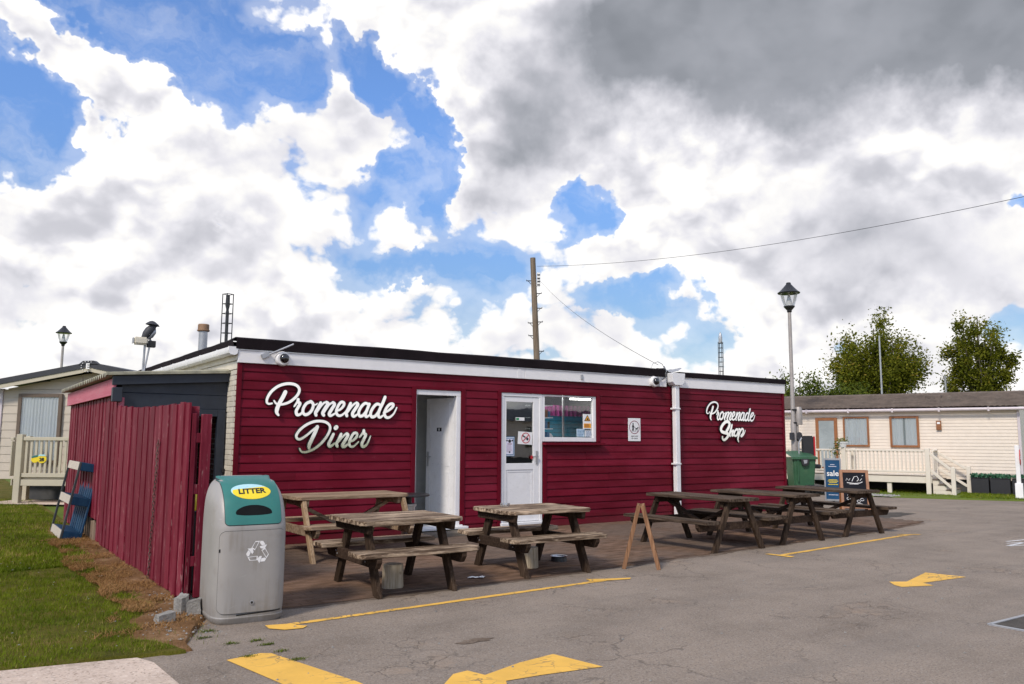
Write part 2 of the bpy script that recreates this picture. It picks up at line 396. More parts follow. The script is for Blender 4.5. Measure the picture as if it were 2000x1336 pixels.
def marking_mat(name, c, wear=.5):
    """road paint, scuffed through to the tarmac in places and cracked with it"""
    m, g, b = new_mat(name); p = co(g)
    n = g.noise(p, 9., 6, .7); f = g.noise(p, 70., 3, .7)
    col = g.mix(g.step(g.noise(p, 3., 4, .6), .35, .7), tuple(x*.86 for x in c), c)
    wv = g.v('ADD', p, g.vs(g.v('SUBTRACT', g.noise(p, 2.2, 4, .6, out=1), (.5, .5, .5)), .55))
    cr2 = g('ShaderNodeTexVoronoi', {'Vector': wv, 'Scale': 6.5}, feature='DISTANCE_TO_EDGE').outputs[0]
    crk = g.m('MULTIPLY', g.step(cr2, .055, .015), g.m('MULTIPLY', g.step(g.noise(p, 1.4, 3, .6), .46, .6), .8))
    w = g.m('MULTIPLY', g.step(g.m('ADD', g.m('MULTIPLY', n, .6), g.m('MULTIPLY', f, .4)), .56, .70), wear)
    col = g.mix(g.m('MAXIMUM', w, crk), col, (.13, .105, .085))
    setp(g, b, col=col, rough=.7, spec=.3, normal=bump(g, f, .3, .004)); return m

def ground_mat(name, stops, s1=2., s2=40., bmp=.6):
    m, g, b = new_mat(name); p = co(g)
    n = g.m('ADD', g.m('MULTIPLY', g.noise(p, s1, 6, .65), .6), g.m('MULTIPLY', g.noise(p, s2, 4, .7), .4))
    setp(g, b, col=g.ramp(n, stops), rough=.95, spec=.15, normal=bump(g, g.noise(p, s2, 5, .7), bmp, .02)); return m

M = {}
M['burgundy'] = None
def cladding_mat():
    m, g, b = new_mat('burgundy_cladding'); p = co(g)
    rand = g('ShaderNodeObjectInfo').outputs['Random']
    gr = g.noise(sc(g, p, (3., 60, 70)), 1., 5, .6); pat = g.noise(sc(g, p, (1.1, 4, 5)), 1., 5, .6)
    col = g.mix(g.step(pat, .35, .70), (.112, .0022, .0110), (.160, .0075, .0230))
    col = g.mix(g.m('MULTIPLY', g.step(g.noise(p, 7., 5, .75), .60, .76), .30), col, (.26, .09, .11))
    drip = g.m('MULTIPLY', g.step(g.noise(sc(g, p, (16, 1, 1.1)), 1., 4, .6), .55, .75), g.step(g('ShaderNodeSeparateXYZ', {0: p}).outputs[2], 1.2, 2.5))
    col = g.mix(g.m('MULTIPLY', drip, .38), col, (.055, .010, .014))
    fade = g.step(g.noise(p, .8, 3, .5), .45, .70); col = g.mix(g.m('MULTIPLY', fade, .22), col, (.24, .024, .048))
    splash = g.m('MULTIPLY', g.step(g.m('ADD', g('ShaderNodeSeparateXYZ', {0: p}).outputs[2], g.m('MULTIPLY', g.noise(p, 3., 5, .7), .5)), .55, .20), .45)
    col = g.mix(splash, col, (.07, .022, .022))
    col = g.vs(col, g.m('MULTIPLY_ADD', rand, .34, .83))
    setp(g, b, col=col, rough=.5, spec=.12, normal=bump(g, gr, .10, .003)); return m
M['clad'] = cladding_mat()
M['clad_trim'] = plain('burgundy_trim', (.118, .0026, .0125), .5, .12, spec=.12)
M['upvc'] = plain('white_upvc', (.78, .78, .79), .30, .03, dirt=(.55, .52, .46), damt=.25)
M['fascia'] = plain('white_fascia', (.80, .79, .79), .35, .03, dirt=(.55, .5, .45), damt=.18, dscale=1.2)
M['cream_soffit'] = plain('cream_painted_board', (.68, .63, .52), .55, .06, dirt=(.35, .3, .22), damt=.4)
M['felt'] = plain('roofing_felt', (.013, .009, .011), .85, .25, 2.5, .5, 25., spec=.12)
M['brick_white'] = plain('white_painted_brick', (.62, .58, .49), .7, .08, bmp=.4, bscale=80, rnd=.08)
M['brick_brown'] = plain('brown_brick', (.16, .08, .055), .9, .25, 9, bmp=.5, rnd=.25)
M['mortar'] = plain('mortar', (.40, .37, .32), .95, .15)
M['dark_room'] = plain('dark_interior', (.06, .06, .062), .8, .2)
M['grey_clad'] = plain('grey_cladding', (.66, .67, .65), .5, .05)
M['alu'] = plain('brushed_metal', (.55, .55, .56), .32, .05, metal=1)
M['black'] = plain('black_plastic', (.02, .02, .022), .4, .1)
M['dome'] = plain('dark_dome', (.008, .008, .010), .12, .05, coat=1.)
M['glass'] = glass_mat('window_glass', (.97, .98, .98), .32)
M['glass_dark'] = glass_mat('door_glass', (.62, .66, .66), 1.2)
M['clear'] = glass_mat('lamp_glass', (.96, .97, .97), .35)
M['navy'] = plain('navy_paint', (.016, .022, .034), .5, .15, dirt=(.035, .04, .05), damt=.4)
M['pink'] = painted_wood('pink_paint', (.42, .10, .145), (.52, .20, .245), axis=1, amt=.6, bare=(.3, .2, .2))
M['fence'] = painted_wood('red_fence_paint', (.120, .0045, .016), (.25, .036, .060), axis=2, amt=.8, bare=(.42, .26, .25))
M['fence_rot'] = wood('bare_fence_board', (.10, .07, .05), (.2, .14, .1), (.32, .24, .17), 2, where='pos')
M['roof_sheet'] = plain('mossy_sheet', (.30, .29, .22), .9, .3, 5, .4, 40., dirt=(.14, .15, .05), damt=.7)
M['wood_dark'] = wood('dark_stained_timber', (.016, .010, .007), (.038, .024, .016), (.085, .058, .040), 2, worn=.25)
M['wood_dark_x'] = wood('dark_stained_beam', (.016, .010, .007), (.036, .022, .015), (.075, .050, .035), 0, worn=.2)
M['wood_top'] = wood('weathered_top_timber', (.022, .013, .009), (.098, .064, .043), (.52, .40, .285), 0, worn=1., ps=2.6, gs=.55, rnd=.15, bmp=.7)
M['wood_top2'] = wood('stained_top_timber', (.018, .012, .009), (.050, .034, .024), (.150, .110, .080), 0, worn=.55, gs=.6)
M['wood_light'] = wood('pale_new_timber', (.085, .055, .034), (.225, .155, .10), (.44, .335, .235), 0, worn=.5)
M['wood_light_z'] = wood('pale_new_post', (.12, .075, .042), (.27, .185, .112), (.40, .29, .19), 2, worn=.4)
M['log'] = wood('bleached_log', (.26, .20, .13), (.50, .42, .31), (.66, .59, .47), 2, worn=.6)
M['wood_frame'] = wood('board_frame_timber', (.09, .045, .024), (.21, .11, .06), (.33, .19, .11), 2, worn=.4)
M['oak'] = plain('oak_effect_frame', (.26, .105, .04), .4, .15)
M['brown_upvc'] = plain('brown_frame', (.13, .095, .07), .45, .1)
M['pole'] = wood('telegraph_pole_timber', (.08, .06, .045), (.15, .115, .085), (.23, .18, .14), 2, where='pos', worn=.5, gs=.4)
M['bin_grey'] = plain('grey_bin_plastic', (.300, .288, .275), .42, .05, 3, .15, 150., dirt=(.20, .175, .145), dscale=3.5, damt=.5, streak=True)
M['teal'] = plain('teal_panel', (.028, .165, .145), .35, .05)
M['yellow_label'] = plain('yellow_label', (.80, .62, .03), .35, .03)
M['sky_label'] = plain('pale_blue_label', (.42, .68, .74), .35, .03)
M['ink'] = plain('black_print', (.015, .015, .016), .5, .05)
M['white_print'] = plain('white_print', (.8, .8, .8), .5, .03)
M['red_print'] = plain('red_print', (.50, .02, .03), .45, .05)
M['darkred_print'] = plain('dark_red_print', (.22, .03, .06), .45, .05)
M['blue_print'] = plain('blue_print', (.03, .16, .33), .45, .05)
M['orange_print'] = plain('orange_print', (.80, .36, .02), .45, .05)
M['green_print'] = plain('green_print', (.02, .25, .09), .45, .05)
M['paper_blue'] = plain('pale_blue_paper', (.55, .70, .80), .6, .08)
M['paper_lilac'] = plain('pale_lilac_paper', (.68, .68, .80), .6, .05)
M['shop_teal'] = plain('blue_counter_panel', (.01, .22, .33), .35, .06)
M['shop_purple'] = plain('purple_valance', (.26, .02, .16), .5, .1)
M['green_bin'] = plain('green_bin_plastic', (.032, .105, .052), .42, .1, dirt=(.09, .16, .09), damt=.3)
def slab_mat():
    m, g, b = new_mat('concrete'); p = co(g)
    n = g.m('ADD', g.m('MULTIPLY', g.noise(p, 1.3, 6, .65), .6), g.m('MULTIPLY', g.noise(p, 22., 5, .7), .4))
    col = g.ramp(n, [(.34, (.34, .27, .215)), (.5, (.53, .425, .35)), (.66, (.64, .52, .43))])
    v = g('ShaderNodeSeparateColor', {0: g('ShaderNodeTexVoronoi', {'Vector': p, 'Scale': 75.}).outputs['Color']}).outputs[0]
    col = g.mix(g.m('MULTIPLY', g.step(v, .15, 0.), .6), col, (.16, .11, .08)); col = g.mix(g.m('MULTIPLY', g.step(v, .85, 1.), .5), col, (.72, .64, .56))
    col = g.mix(g.m('MULTIPLY', g.step(g.noise(g.v('ADD', p, (5, 2, 0)), 2.4, 6, .72), .56, .72), .55), col, (.30, .235, .175))
    setp(g, b, col=col, rough=.92, spec=.15, normal=bump(g, g.noise(p, 60., 5, .7), .5, .01)); return m
M['concrete'] = slab_mat()
M['concrete_old'] = ground_mat('concrete_old', [(.33, (.38, .30, .24)), (.5, (.53, .42, .345)), (.70, (.63, .51, .42))], 1.5, 60., .4)
M['concrete_step'] = ground_mat('worn_step_concrete', [(.35, (.12, .10, .08)), (.6, (.22, .19, .155))], 4, 50)
M['soil'] = ground_mat('dry_soil', [(.32, (.095, .045, .016)), (.5, (.185, .098, .042)), (.68, (.33, .21, .12))], 3., 45., 1.)
M['turf'] = ground_mat('turf_soil', [(.35, (.055, .055, .006)), (.50, (.10, .095, .010)), (.62, (.17, .115, .035))], 2.5, 60., 1.)
M['field'] = ground_mat('far_field', [(.35, (.075, .11, .016)), (.6, (.12, .16, .026))], .3, 6., .3)
M['stone'] = ground_mat('broken_concrete', [(.35, (.17, .16, .15)), (.6, (.33, .32, .30))], 9, 60, .8)
M['joint'] = ground_mat('sandy_joint', [(.35, (.078, .050, .036)), (.6, (.128, .086, .064))], 4, 60, .5)
M['gravel'] = ground_mat('grey_gravel', [(.3, (.16, .16, .15)), (.6, (.36, .36, .34))], 12, 60, 1.)
def paver_mat():
    m, g, b = new_mat('terrace_paver'); p = co(g)
    rand = g('ShaderNodeObjectInfo').outputs['Random']
    att = g.noise(g.v('ADD', sc(g, p, (4.8, 9.5, 1)), (.3, .2, 0)), 1., 0, .5)
    n = g.noise(p, 1.1, 5, .65)
    col = g.ramp(g.m('ADD', g.m('MULTIPLY', att, .5), g.m('MULTIPLY', n, .5)), [(.33, (.098, .058, .036)), (.5, (.148, .090, .059)), (.66, (.205, .126, .086))])
    col = g.mix(g.m('MULTIPLY', g.step(g.noise(p, .45, 4, .6), .42, .62), .55), col, (.125, .104, .088))
    f = g.noise(p, 60, 4, .7); col = g.vs(col, g.m('MULTIPLY_ADD', f, .5, .75))
    setp(g, b, col=col, rough=.9, spec=.2, normal=bump(g, f, .4, .004)); return m
M['paver'] = paver_mat()
M['asphalt'] = asphalt_mat()
M['road_yellow'] = marking_mat('yellow_road_paint', (.80, .465, .085), .55)
M['road_white'] = marking_mat('white_road_paint', (.65, .65, .65), .7)
M['cream_siding'] = plain('cream_siding', (.71, .625, .53), .45, .03, rnd=.02)
M['beige_siding'] = plain('beige_siding', (.52, .46, .385), .45, .03, rnd=.03)
M['deck_cream'] = plain('cream_deck_plastic', (.70, .64, .55), .4, .03)
M['deck_beige'] = plain('beige_deck_plastic', (.50, .455, .35), .4, .03)
M['lilac_trim'] = plain('pale_lilac_trim', (.58, .52, .54), .4, .04)
M['brown_tile'] = plain('brown_roof_tile', (.115, .088, .072), .65, .25, 3., .2, 30., dirt=(.2, .17, .14), damt=.5)
M['dark_tile'] = plain('dark_roof_edge', (.035, .036, .044), .5, .1)
def curtain_mat():
    m, g, b = new_mat('net_curtain'); setp(g, b, col=(.62, .66, .68), rough=.8); return m
M['curtain'] = curtain_mat()
M['frosted'] = plain('frosted_pane', (.30, .34, .35), .25, .1, 2)
M['planter'] = plain('dark_planter', (.018, .018, .022), .5, .1)
M['lamp_black'] = plain('black_lamp_paint', (.016, .017, .02), .35, .1)
M['lamp_post'] = plain('galvanised_post', (.36, .33, .31), .5, .1, metal=.3)
M['galv'] = plain('galvanised_steel', (.42, .43, .45), .4, .12, 5, metal=.6)
M['rust'] = plain('rusty_cap', (.25, .15, .09), .75, .2)
M['mast'] = plain('dark_mast_steel', (.035, .037, .045), .6, .1)
M['bark'] = plain('bark', (.11, .09, .07), .9, .25, 8, .6, 20)
M['pallet_blue'] = painted_wood('blue_pallet_paint', (.007, .030, .075), (.03, .10, .18), axis=2, amt=.5)
M['pallet_white'] = painted_wood('flaking_white_paint', (.44, .39, .33), (.58, .52, .44), axis=0, amt=.5, bare=(.12, .1, .08))
M['pallet_grey'] = painted_wood('dark_grey_rail', (.035, .04, .045), (.12, .12, .12), axis=2, amt=.5)
M['chalk_black'] = plain('chalkboard', (.012, .013, .018), .7, .15, spec=.08)
M['poster_blue'] = plain('poster_blue', (.016, .072, .165), .5, .1, spec=.2)
M['opening_shade'] = plain('painted_opening_shade', (.008, .009, .010), .8, .2, spec=.1)
M['chain'] = plain('rusty_chain', (.16, .12, .10), .5, .2, metal=.7)
M['letter_black'] = plain('letter_side_and_shadow', (.008, .008, .010), .45, .05)
def mirror_mat():
    m, g, b = new_mat('mirror_letter'); p = co(g)
    setp(g, b, col=(.95, .94, .935), rough=.10, metal=1, normal=bump(g, g.noise(p, 4., 2, .5), .05, .02)); return m
M['mirror'] = mirror_mat()
M['leaf'] = leaf_mat('poplar_leaf', (.055, .075, .006), (.25, .25, .024), (.32, .24, .04), .40)
M['leaf_dark'] = leaf_mat('shrub_leaf', (.045, .075, .010), (.16, .19, .025), None, .3)
M['blade'] = leaf_mat('grass_blade', (.072, .115, .004), (.200, .255, .010), (.36, .28, .09), .3)
M['straw'] = leaf_mat('dry_grass_blade', (.17, .078, .022), (.38, .22, .09), None, .15)
M['planter_leaf'] = leaf_mat('planter_leaf', (.02, .10, .055), (.09, .22, .13), None, .2)
M['tarp'] = plain('blue_tarpaulin', (.02, .09, .35), .4, .15)
M['tyre'] = plain('tyre', (.02, .02, .02), .8, .1)

# ------------------------------------------------------------------ ground
from mathutils import noise as mnoise
def fbm(x, y, s=1., o=4): return mnoise.fractal(Vector((x*s, y*s, .37)), 1., 2., o)

g0 = MB(); g0.grid(lambda u, v: (-700+1400*u, -700+1400*v, -.035), 8, 8)
obj('ground', g0, M['field'], kind='structure')
rd = MB(); rd.flat([(70, -60), (70, -30), (26, -11), (19.75, -1.75), (18.75, -.35), (17.75, 1.5), (17.3, 3.2), (16.2, 7), (14.5, 12), (11.5, 12), (11.5, -.02), (-1.38, -.02), (-1.38, -3.6), (-1.62, -4.6), (-1.9, -5.0), (-2.4, -5.15), (-2.4, -60)], 0.)
obj('road', rd, M['asphalt'], kind='structure')
sl = MB(); sl.prism([(-14, -60), (-2.03, -60), (-2.0, -6.6), (-2.05, -5.5), (-2.12, -5.31), (-2.5, -5.24), (-2.92, -5.17), (-6, -4.7), (-14, -3.4)], -.2, .012, XY)
obj('concrete_path', sl, M['concrete'], kind='structure', bevel=.008)

def lawn_edge(x): return -5.32+(-2.1-x)*.165
def lawn_z(x, y): return .015+.02*fbm(x, y, .9)+.008*fbm(x, y, 4.)
def soil_edge(y):
    """x of the line where the bare soil along the fence meets the grass"""
    return -1.69+.09*fbm(0, y, 1.3)-max(0, .40*(1-abs(y+4.75)/1.0))-(.10 if y > 2 else 0)
lw = MB()
def lawn_pt(u, v):
    y = -5.42+35.4*v**1.6; xr = soil_edge(y)+.03 if y < 3.4 else -1.40; x = -9+(xr+9)*u**.6
    y = max(y, lawn_edge(x)+.012*fbm(x*5, 0, 1.)); return (x, y, lawn_z(x, y) if v > 0 and y > lawn_edge(x)+.02 else -.03)
lw.grid(lawn_pt, 80, 200)
obj('lawn', lw, M['turf'], kind='structure', smooth=60)
ds = MB()
def soil_pt(u, v):
    y = -5.33+u*9.2
    x1 = -1.38 if y > -3.62 else -1.40-.35*min(1, max(0, (-4.3-y))/.8)
    x0 = soil_edge(y)-.07; x = x1+(x0-x1)*v
    return (x, y, (.012+.010*min(1, (y+5.33)/.5)+(.022*fbm(x, y, 3.)+.012*fbm(x, y, 11.)+.012)*min(1, (y+5.33)/.7)-.018*(v > .92)) if 0 < u and v > .04 else -.02)
ds.grid(soil_pt, 150, 16)
obj('soil_strip', ds, M['soil'], kind='structure', smooth=60)

def blades(name, m, n, region, hgt, wid, lean, seed, zf=lawn_z):
    rnd = random.Random(seed); V = []; F = []; T = []
    k = 0
    while k < n:
        p = region(rnd)
        if p is None: continue
        x, y = p; z = zf(x, y)-.006
        h = hgt*(.35+.75*rnd.random()+.7*rnd.random()**4); a = rnd.random()*6.283; l = lean*h*(.2+rnd.random())
        dx, dy = cos(a), sin(a); px, py = -dy*wid*(.6+.7*rnd.random()), dx*wid
        i = len(V)
        V += [(x-px, y-py, z), (x+px, y+py, z), (x+dx*l, y+dy*l, z+h)]
        F.append((i, i+1, i+2)); t = min(1, max(0, .46+.45*fbm(x, y, 1.1)+.35*fbm(x+9, y, 5.)+.3*(rnd.random()-.5)+(.5 if rnd.random() < .05+.5*max(0, fbm(x+4, y+2, .8)-.12) else 0)))
        T += [t, t, min(1, t+.12)]; k += 1
    me = bpy.data.meshes.new(name); me.from_pydata(V, [], F)
    at = me.attributes.new('tone', 'FLOAT', 'POINT'); at.data.foreach_set('value', T)
    me.materials.append(m); return obj(name, me, kind='stuff')
def reg_near(r):
    y = -5.25+4.6*r.random(); x = -1.5-2.9*r.random()
    if y < lawn_edge(x)+.015+.05*fbm(x, y, 3): return None
    if x > soil_edge(y)+.06*fbm(x, y, 4.) and r.random() > .04: return None
    if x > -1.45: return None
    if fbm(x, y, 1.7) < -.22 and r.random() < .75: return None
    if fbm(x+3, y, 6.) < -.30 and r.random() < .6: return None
    return x, y
def reg_far(r):
    y = -.65+12.5*r.random()**1.5; x = -1.5-1.9*r.random()
    if x > soil_edge(y)+.05*fbm(x, y, 4.) and y < 3.6 and r.random() > .06: return None
    return x, y
blades('lawn_grass', M['blade'], 62000, reg_near, .034, .0024, .9, 3)
blades('lawn_grass', M['blade'], 42000, reg_far, .045, .0045, .8, 4)
def reg_dry(r):
    y = -4.7+7.4*r.random(); x = -1.46+(soil_edge(y)-.30+1.46)*r.random()**.8
    if y < -4.1 and r.random() < .5: return None
    if fbm(x, y, 2.4) < -.12: return None
    return x, y
blades('dry_grass', M['straw'], 17000, reg_dry, .026, .003, 2.4, 5, lambda x, y: .04)
def reg_weed(r):
    cx, cy = [(-1.48, -5.24), (-1.3, -5.25), (-1.26, -5.41), (-1.23, -5.65), (-1.47, -5.67), (-1.22, -5.92), (-1.52, -4.75), (-1.6, -4.95), (-1.9, -5.1)][int(r.random()*9)]
    return cx+r.gauss(0, .028), cy+r.gauss(0, .016)
blades('weed_tufts', M['leaf_dark'], 620, reg_weed, .013, .004, 2.2, 6, lambda x, y: .008)
# pebbles and crumbs on the soil and at the edge of the tarmac
pb = MB(); rnd = random.Random(11)
for k in range(60):
    x, y = rnd.uniform(-3.2, -1.8), rnd.uniform(-5.1, 0); r = rnd.choice((.004, .007, .010)); c = Vector((x, y, .045)); pb.add([c+Vector((r*cos(a), r*sin(a), 0)) for a in (0, 1.3, 2.7, 4.)]+[c+Vector((0, 0, r*.6))], [(i, (i+1) % 4, 4) for i in range(4)])
for k in range(420):
    if k < 200: y = -5.1+2.2*rnd.random(); x = -1.45+(soil_edge(y)+1.5)*rnd.random(); z = .035
    else: x, y, z = rnd.uniform(-1.9, 7), rnd.uniform(-8.5, -4.9), .002
    r = rnd.choice((.004, .006, .008, .013)); c = Vector((x, y, z))
    vs = [c+Vector((rnd.uniform(.6, 1.2)*r*cos(a), rnd.uniform(.6, 1.2)*r*sin(a), 0)) for a in (0, 1.2, 2.6, 3.9, 5.1)]+[c+Vector((0, 0, r*.9))]
    pb.add(vs, [(i, (i+1) % 5, 5) for i in range(5)])
obj('gravel', pb, M['stone'], kind='stuff')

# grass verge and gravel edge in front of the caravan across the road
CA = Vector((22.194, -.223, 0)); ca = Vector((sin(R(-20)), cos(R(-20)), 0)); cn = Vector((-ca.y, ca.x, 0))
def CP(s, o, z=0): return CA+ca*s+cn*o+Vector((0, 0, z))
vg = MB(); vs = [(19.75, -1.75), (18.75, -.35), (17.75, 1.5), (17.3, 3.2), (16.2, 7), (14.5, 12), (14, 60), (80, 60), (80, -30), (70, -30), (26, -11)]
vg.prism(vs, -.1, .03, XY); obj('verge', vg, M['field'], kind='structure', bevel=.02)
gv = MB(); rnd = random.Random(5)
for k in range(900):
    s = rnd.random(); a, b = ((17.95, 1.1), (17.1, 3.9))
    x = a[0]+(b[0]-a[0])*s+rnd.uniform(-.1, .35); y = a[1]+(b[1]-a[1])*s+rnd.uniform(-.1, .2)
    r = rnd.uniform(.02, .05); c = Vector((x, y, .03))
    gv.add([c+Vector((rnd.uniform(.7, 1.2)*r*cos(q), rnd.uniform(.7, 1.2)*r*sin(q), 0)) for q in (0, 1.2, 2.6, 3.9, 5.1)]+[c+Vector((0, 0, r))], [(i, (i+1) % 5, 5) for i in range(5)])
obj('gravel', gv, M['gravel'], kind='stuff')
def reg_verge(r):
    s = -6+13*r.random(); o = .2+2.9*r.random(); p = CP(s, o)
    if o > 1.7 and s > 1.2 and r.random() < .8: return None
    # road edge test: keep to the verge side
    ex = [(26, -11), (19.75, -1.75), (18.75, -.35), (17.75, 1.5), (17.3, 3.2), (16.2, 7), (14.5, 12)]
    for (x0, y0), (x1, y1) in zip(ex, ex[1:]):
        if y0 <= p.y < y1: return (p.x, p.y) if p.x > x0+(x1-x0)*(p.y-y0)/(y1-y0)+.05 else None
    return None
blades('verge_grass', M['blade'], 22000, reg_verge, .045, .006, .9, 8, lambda x, y: .03)

# ------------------------------------------------------------------ paved terrace
EDGE = [(-1.25, -4.2), (-.6, -4.25), (2., -4.15), (3.5, -4.05), (4.6, -3.92), (6.3, -3.8), (10.1, -3.45), (12., -3.05)]
def edge_y(x):
    for (x0, y0), (x1, y1) in zip(EDGE, EDGE[1:]):
        if x0 <= x <= x1: return y0+(y1-y0)*(x-x0)/(x1-x0)
    return EDGE[-1][1]
ter = MB(); ter.flat([(x, y) for x, y in EDGE]+[(12., -.01), (-1.25, -.01)], .004)
terrace = obj('terrace', ter, M['joint'], kind='structure')
pm = MB(); pm.box(-.0985, .0985, -.0485, .0485, -.02, .006); paver_me = mesh('paver', pm, M['paver'], bevel=.004)
cells = []
rnd = random.Random(21)
j = 0; y = -.06
while y > -4.35:
    x = -1.15+(.1 if j % 2 else 0)
    while x < 11.95:
        if y-.05 > edge_y(x)+.03*fbm(x, y, 2): cells.append((x, y))
        x += .2
    y -= .1; j += 1
cells.sort(key=lambda c: hypot(c[0]-CAM_POS.x, c[1]-CAM_POS.y) if c[0] > -.75 else 1e3)
rest = MB()
for i, (x, y) in enumerate(cells):
    h = .0065+.0035*fbm(x, y, .8)+rnd.uniform(-.0012, .0012)
    if i < 300:
        o = obj('paver', paver_me, parent=terrace, loc=(x, y, h)); o.rotation_euler = (rnd.uniform(-.008, .008), rnd.uniform(-.008, .008), rnd.uniform(-.012, .012))
    else:
        rest.box(x-.0965, x+.0965, y-.0465, y+.0465, -.01+h, .006+h)
obj('paver', rest, M['paver'], parent=terrace, kind='stuff', normals=False)

# ------------------------------------------------------------------ road paint
def marking(poly, m, z=.004): return obj('road_marking', MB().flat(poly, z), m, kind='structure')
def rough_line(p, q, w, seed):
    r = random.Random(seed); n = 40; a = []; b = []
    p, q = Vector(p), Vector(q); d = (q-p); nn = Vector((-d.y, d.x)).normalized()
    for i in range(n+1):
        c = p+d*(i/n); a.append(tuple(c+nn*(w/2+r.uniform(-.006, .006)))); b.append(tuple(c-nn*(w/2+r.uniform(-.006, .006))))
    mb = MB(); vs = [(x, y, .004) for x, y in a+b]
    return mb.add(vs, [(i, i+1, n+2+i, n+1+i) for i in range(n)])
obj('road_marking', rough_line((-.93, -4.87), (2.66, -4.66), .075, 1), M['road_yellow'], kind='structure')
marking([(-1.08, -4.80), (-.93, -4.84), (-.80, -5.0), (-.86, -5.06), (-1.0, -5.04), (-1.09, -4.93)], M['road_yellow'], .006)
marking([(2.52, -4.50), (2.66, -4.58), (2.99, -4.70), (2.93, -4.76), (2.66, -4.70), (2.46, -4.66)], M['road_yellow'], .006)
obj('road_marking', rough_line((5.83, -4.46), (9.72, -4.05), .075, 2), M['road_yellow'], kind='structure')
marking([(5.80, -4.27), (5.88, -4.28), (5.95, -4.63), (5.84, -4.66)], M['road_yellow'], .006)
marking([(9.50, -3.96), (9.58, -3.95), (9.93, -4.13), (9.82, -4.15)], M['road_yellow'], .006)
marking([(5.17, -6.40), (5.02, -6.55), (4.98, -6.65), (5.35, -6.79), (5.41, -6.64), (6.20, -6.70), (6.12, -6.28), (5.34, -6.50)], M['road_yellow'])
marking([(-.72, -7.02), (-.52, -6.82), (-.40, -6.80), (-.36, -6.95), (.0, -6.83), (.32, -6.78), (.40, -7.22), (-.05, -7.15), (-.32, -7.13), (-.42, -7.30), (-.60, -7.3)], M['road_yellow'])
marking([(-1.63, -5.68), (-1.38, -5.63), (-1.32, -5.67), (-1.10, -6.62), (-1.06, -6.9), (-1.42, -6.95), (-1.5, -6.43)], M['road_yellow'])
for p, q, w in (((9.55, -5.62), (10.9, -5.52), .05), ((9.86, -5.47), (10.6, -5.66), .045), ((10.1, -5.36), (11, -5.44), .05), ((9.55, -5.64), (9.95, -5.74), .04)):
    obj('road_marking', rough_line(p, q, w, int(w*1000)), M['road_white'], kind='structure')
# dirt gathered along the front edge of the pavers
de = MB(); r_ = random.Random(31); n_ = 160; vs = []
for i in range(n_+1):
    x = -.9+12.6*i/n_; e = edge_y(x); w_ = max(.012, .07+.07*fbm(x, 3., 1.3)+r_.uniform(-.03, .03))
    vs += [(x, e+.05, .0022), (x+r_.uniform(-.02, .02), e-w_, .0022)]
M['edge_dirt'] = ground_mat('terrace_edge_dirt', [(.36, (.085, .062, .045)), (.52, (.17, .13, .10)), (.68, (.26, .21, .165))], 5, 50)
de.add(vs, [(2*i, 2*i+1, 2*i+3, 2*i+2) for i in range(n_)]); obj('dirt', de, M['edge_dirt'], kind='structure')
o = obj('paper_scrap', MB().grid(lambda u, v: (1.42+.20*u+.02*sin(9*v), -3.90+.07*v+.03*sin(7*u), .022+.010*abs(sin(8*u+5*v))), 8, 4), M['white_print']); tag(o, 'crumpled cream paper scrap on the terrace between two dark tables', 'litter')
ph = MB(); ph.flat([(.07+.16*cos(a)*r_.uniform(.7, 1.2), -6.15+.055*sin(a)*r_.uniform(.7, 1.3)) for a in [i*2*pi/18 for i in range(18)]], .0035); obj('road_patch', ph, M['edge_dirt'], kind='structure')
# irregular darker patch on the tarmac
pt = MB(); r_ = random.Random(9)
pt.flat([(12.2+1.5*cos(a)*r_.uniform(.8, 1.15)+.6*sin(a), -1.9+.42*sin(a)*r_.uniform(.7, 1.2)) for a in [i*2*pi/22 for i in range(22)]], .003)
M['patch'] = ground_mat('dark_mottle', [(.35, (.05, .045, .04)), (.55, (.10, .09, .08)), (.7, (.17, .15, .13))], 3, 60)
obj('road_patch', pt, M['patch'], kind='structure')
t = thing('manhole_cover', 'square dark metal access cover with pale worn rim set in the tarmac', 'manhole cover', (4.35, -8.45, 0))
mc = MB()
for a, b in (((-.45, -.42), (-.45, .42)), ((-.45, .42), (.45, .42)), ((.45, .42), (.45, -.42)), ((.45, -.42), (-.45, -.42))):
    mc.bar((*a, .005), (*b, .005), .035, .012)
obj('rim', mc, M['galv'], t)
mc = MB(); mc.box(-.43, .43, -.40, .40, 0, .008); obj('plate', mc, M['patch'], t, bevel=.003)

# grass bank that closes the site behind the photographer
bk = MB(); bk.grid(lambda u, v: (-60+140*u, -78+30*v, -.05+1.7*sin(pi*v)**1.2+.3*fbm(-60+140*u, 30*v, .12)*sin(pi*v)), 60, 14)
obj('grass_bank', bk, M['field'], kind='structure', smooth=60)

# ------------------------------------------------------------------ diner
diner = thing('diner', 'long low burgundy clad diner with white fascia, open door and mirrored lettering', 'building')
shop = thing('shop', 'burgundy clad shop with white fascia adjoining the diner past the downpipe', 'building', (8.51, 0, 0))
PITCH_B = .1275; NB = 20
bd = MB()   # one weatherboard, 1 m long: its face leans out towards the bottom edge, with a lip
bd.prism([(0., 0.), (-.021, 0.), (-.0225, .006), (-.0225, .016), (-.012, PITCH_B-.009), (-.006, PITCH_B-.004), (0., PITCH_B-.004)], 0, 1, lambda u, v, w: (w, u, v))
board_me = mesh('cladding_board', bd, M['clad'])
brnd = random.Random(77)
def board(parent, ox, x0, x1, z, zt=None):
    o = obj('cladding_board', board_me, parent=parent, loc=(x0-ox, brnd.uniform(-.0025, .0015), z+brnd.uniform(-.0012, .0012))); o.rotation_euler = (brnd.uniform(-.010, .010), brnd.uniform(-.0012, .0012), 0); o.scale = (x1-x0, 1, 1 if zt is None else max(.1, (zt-z)/PITCH_B)); return o
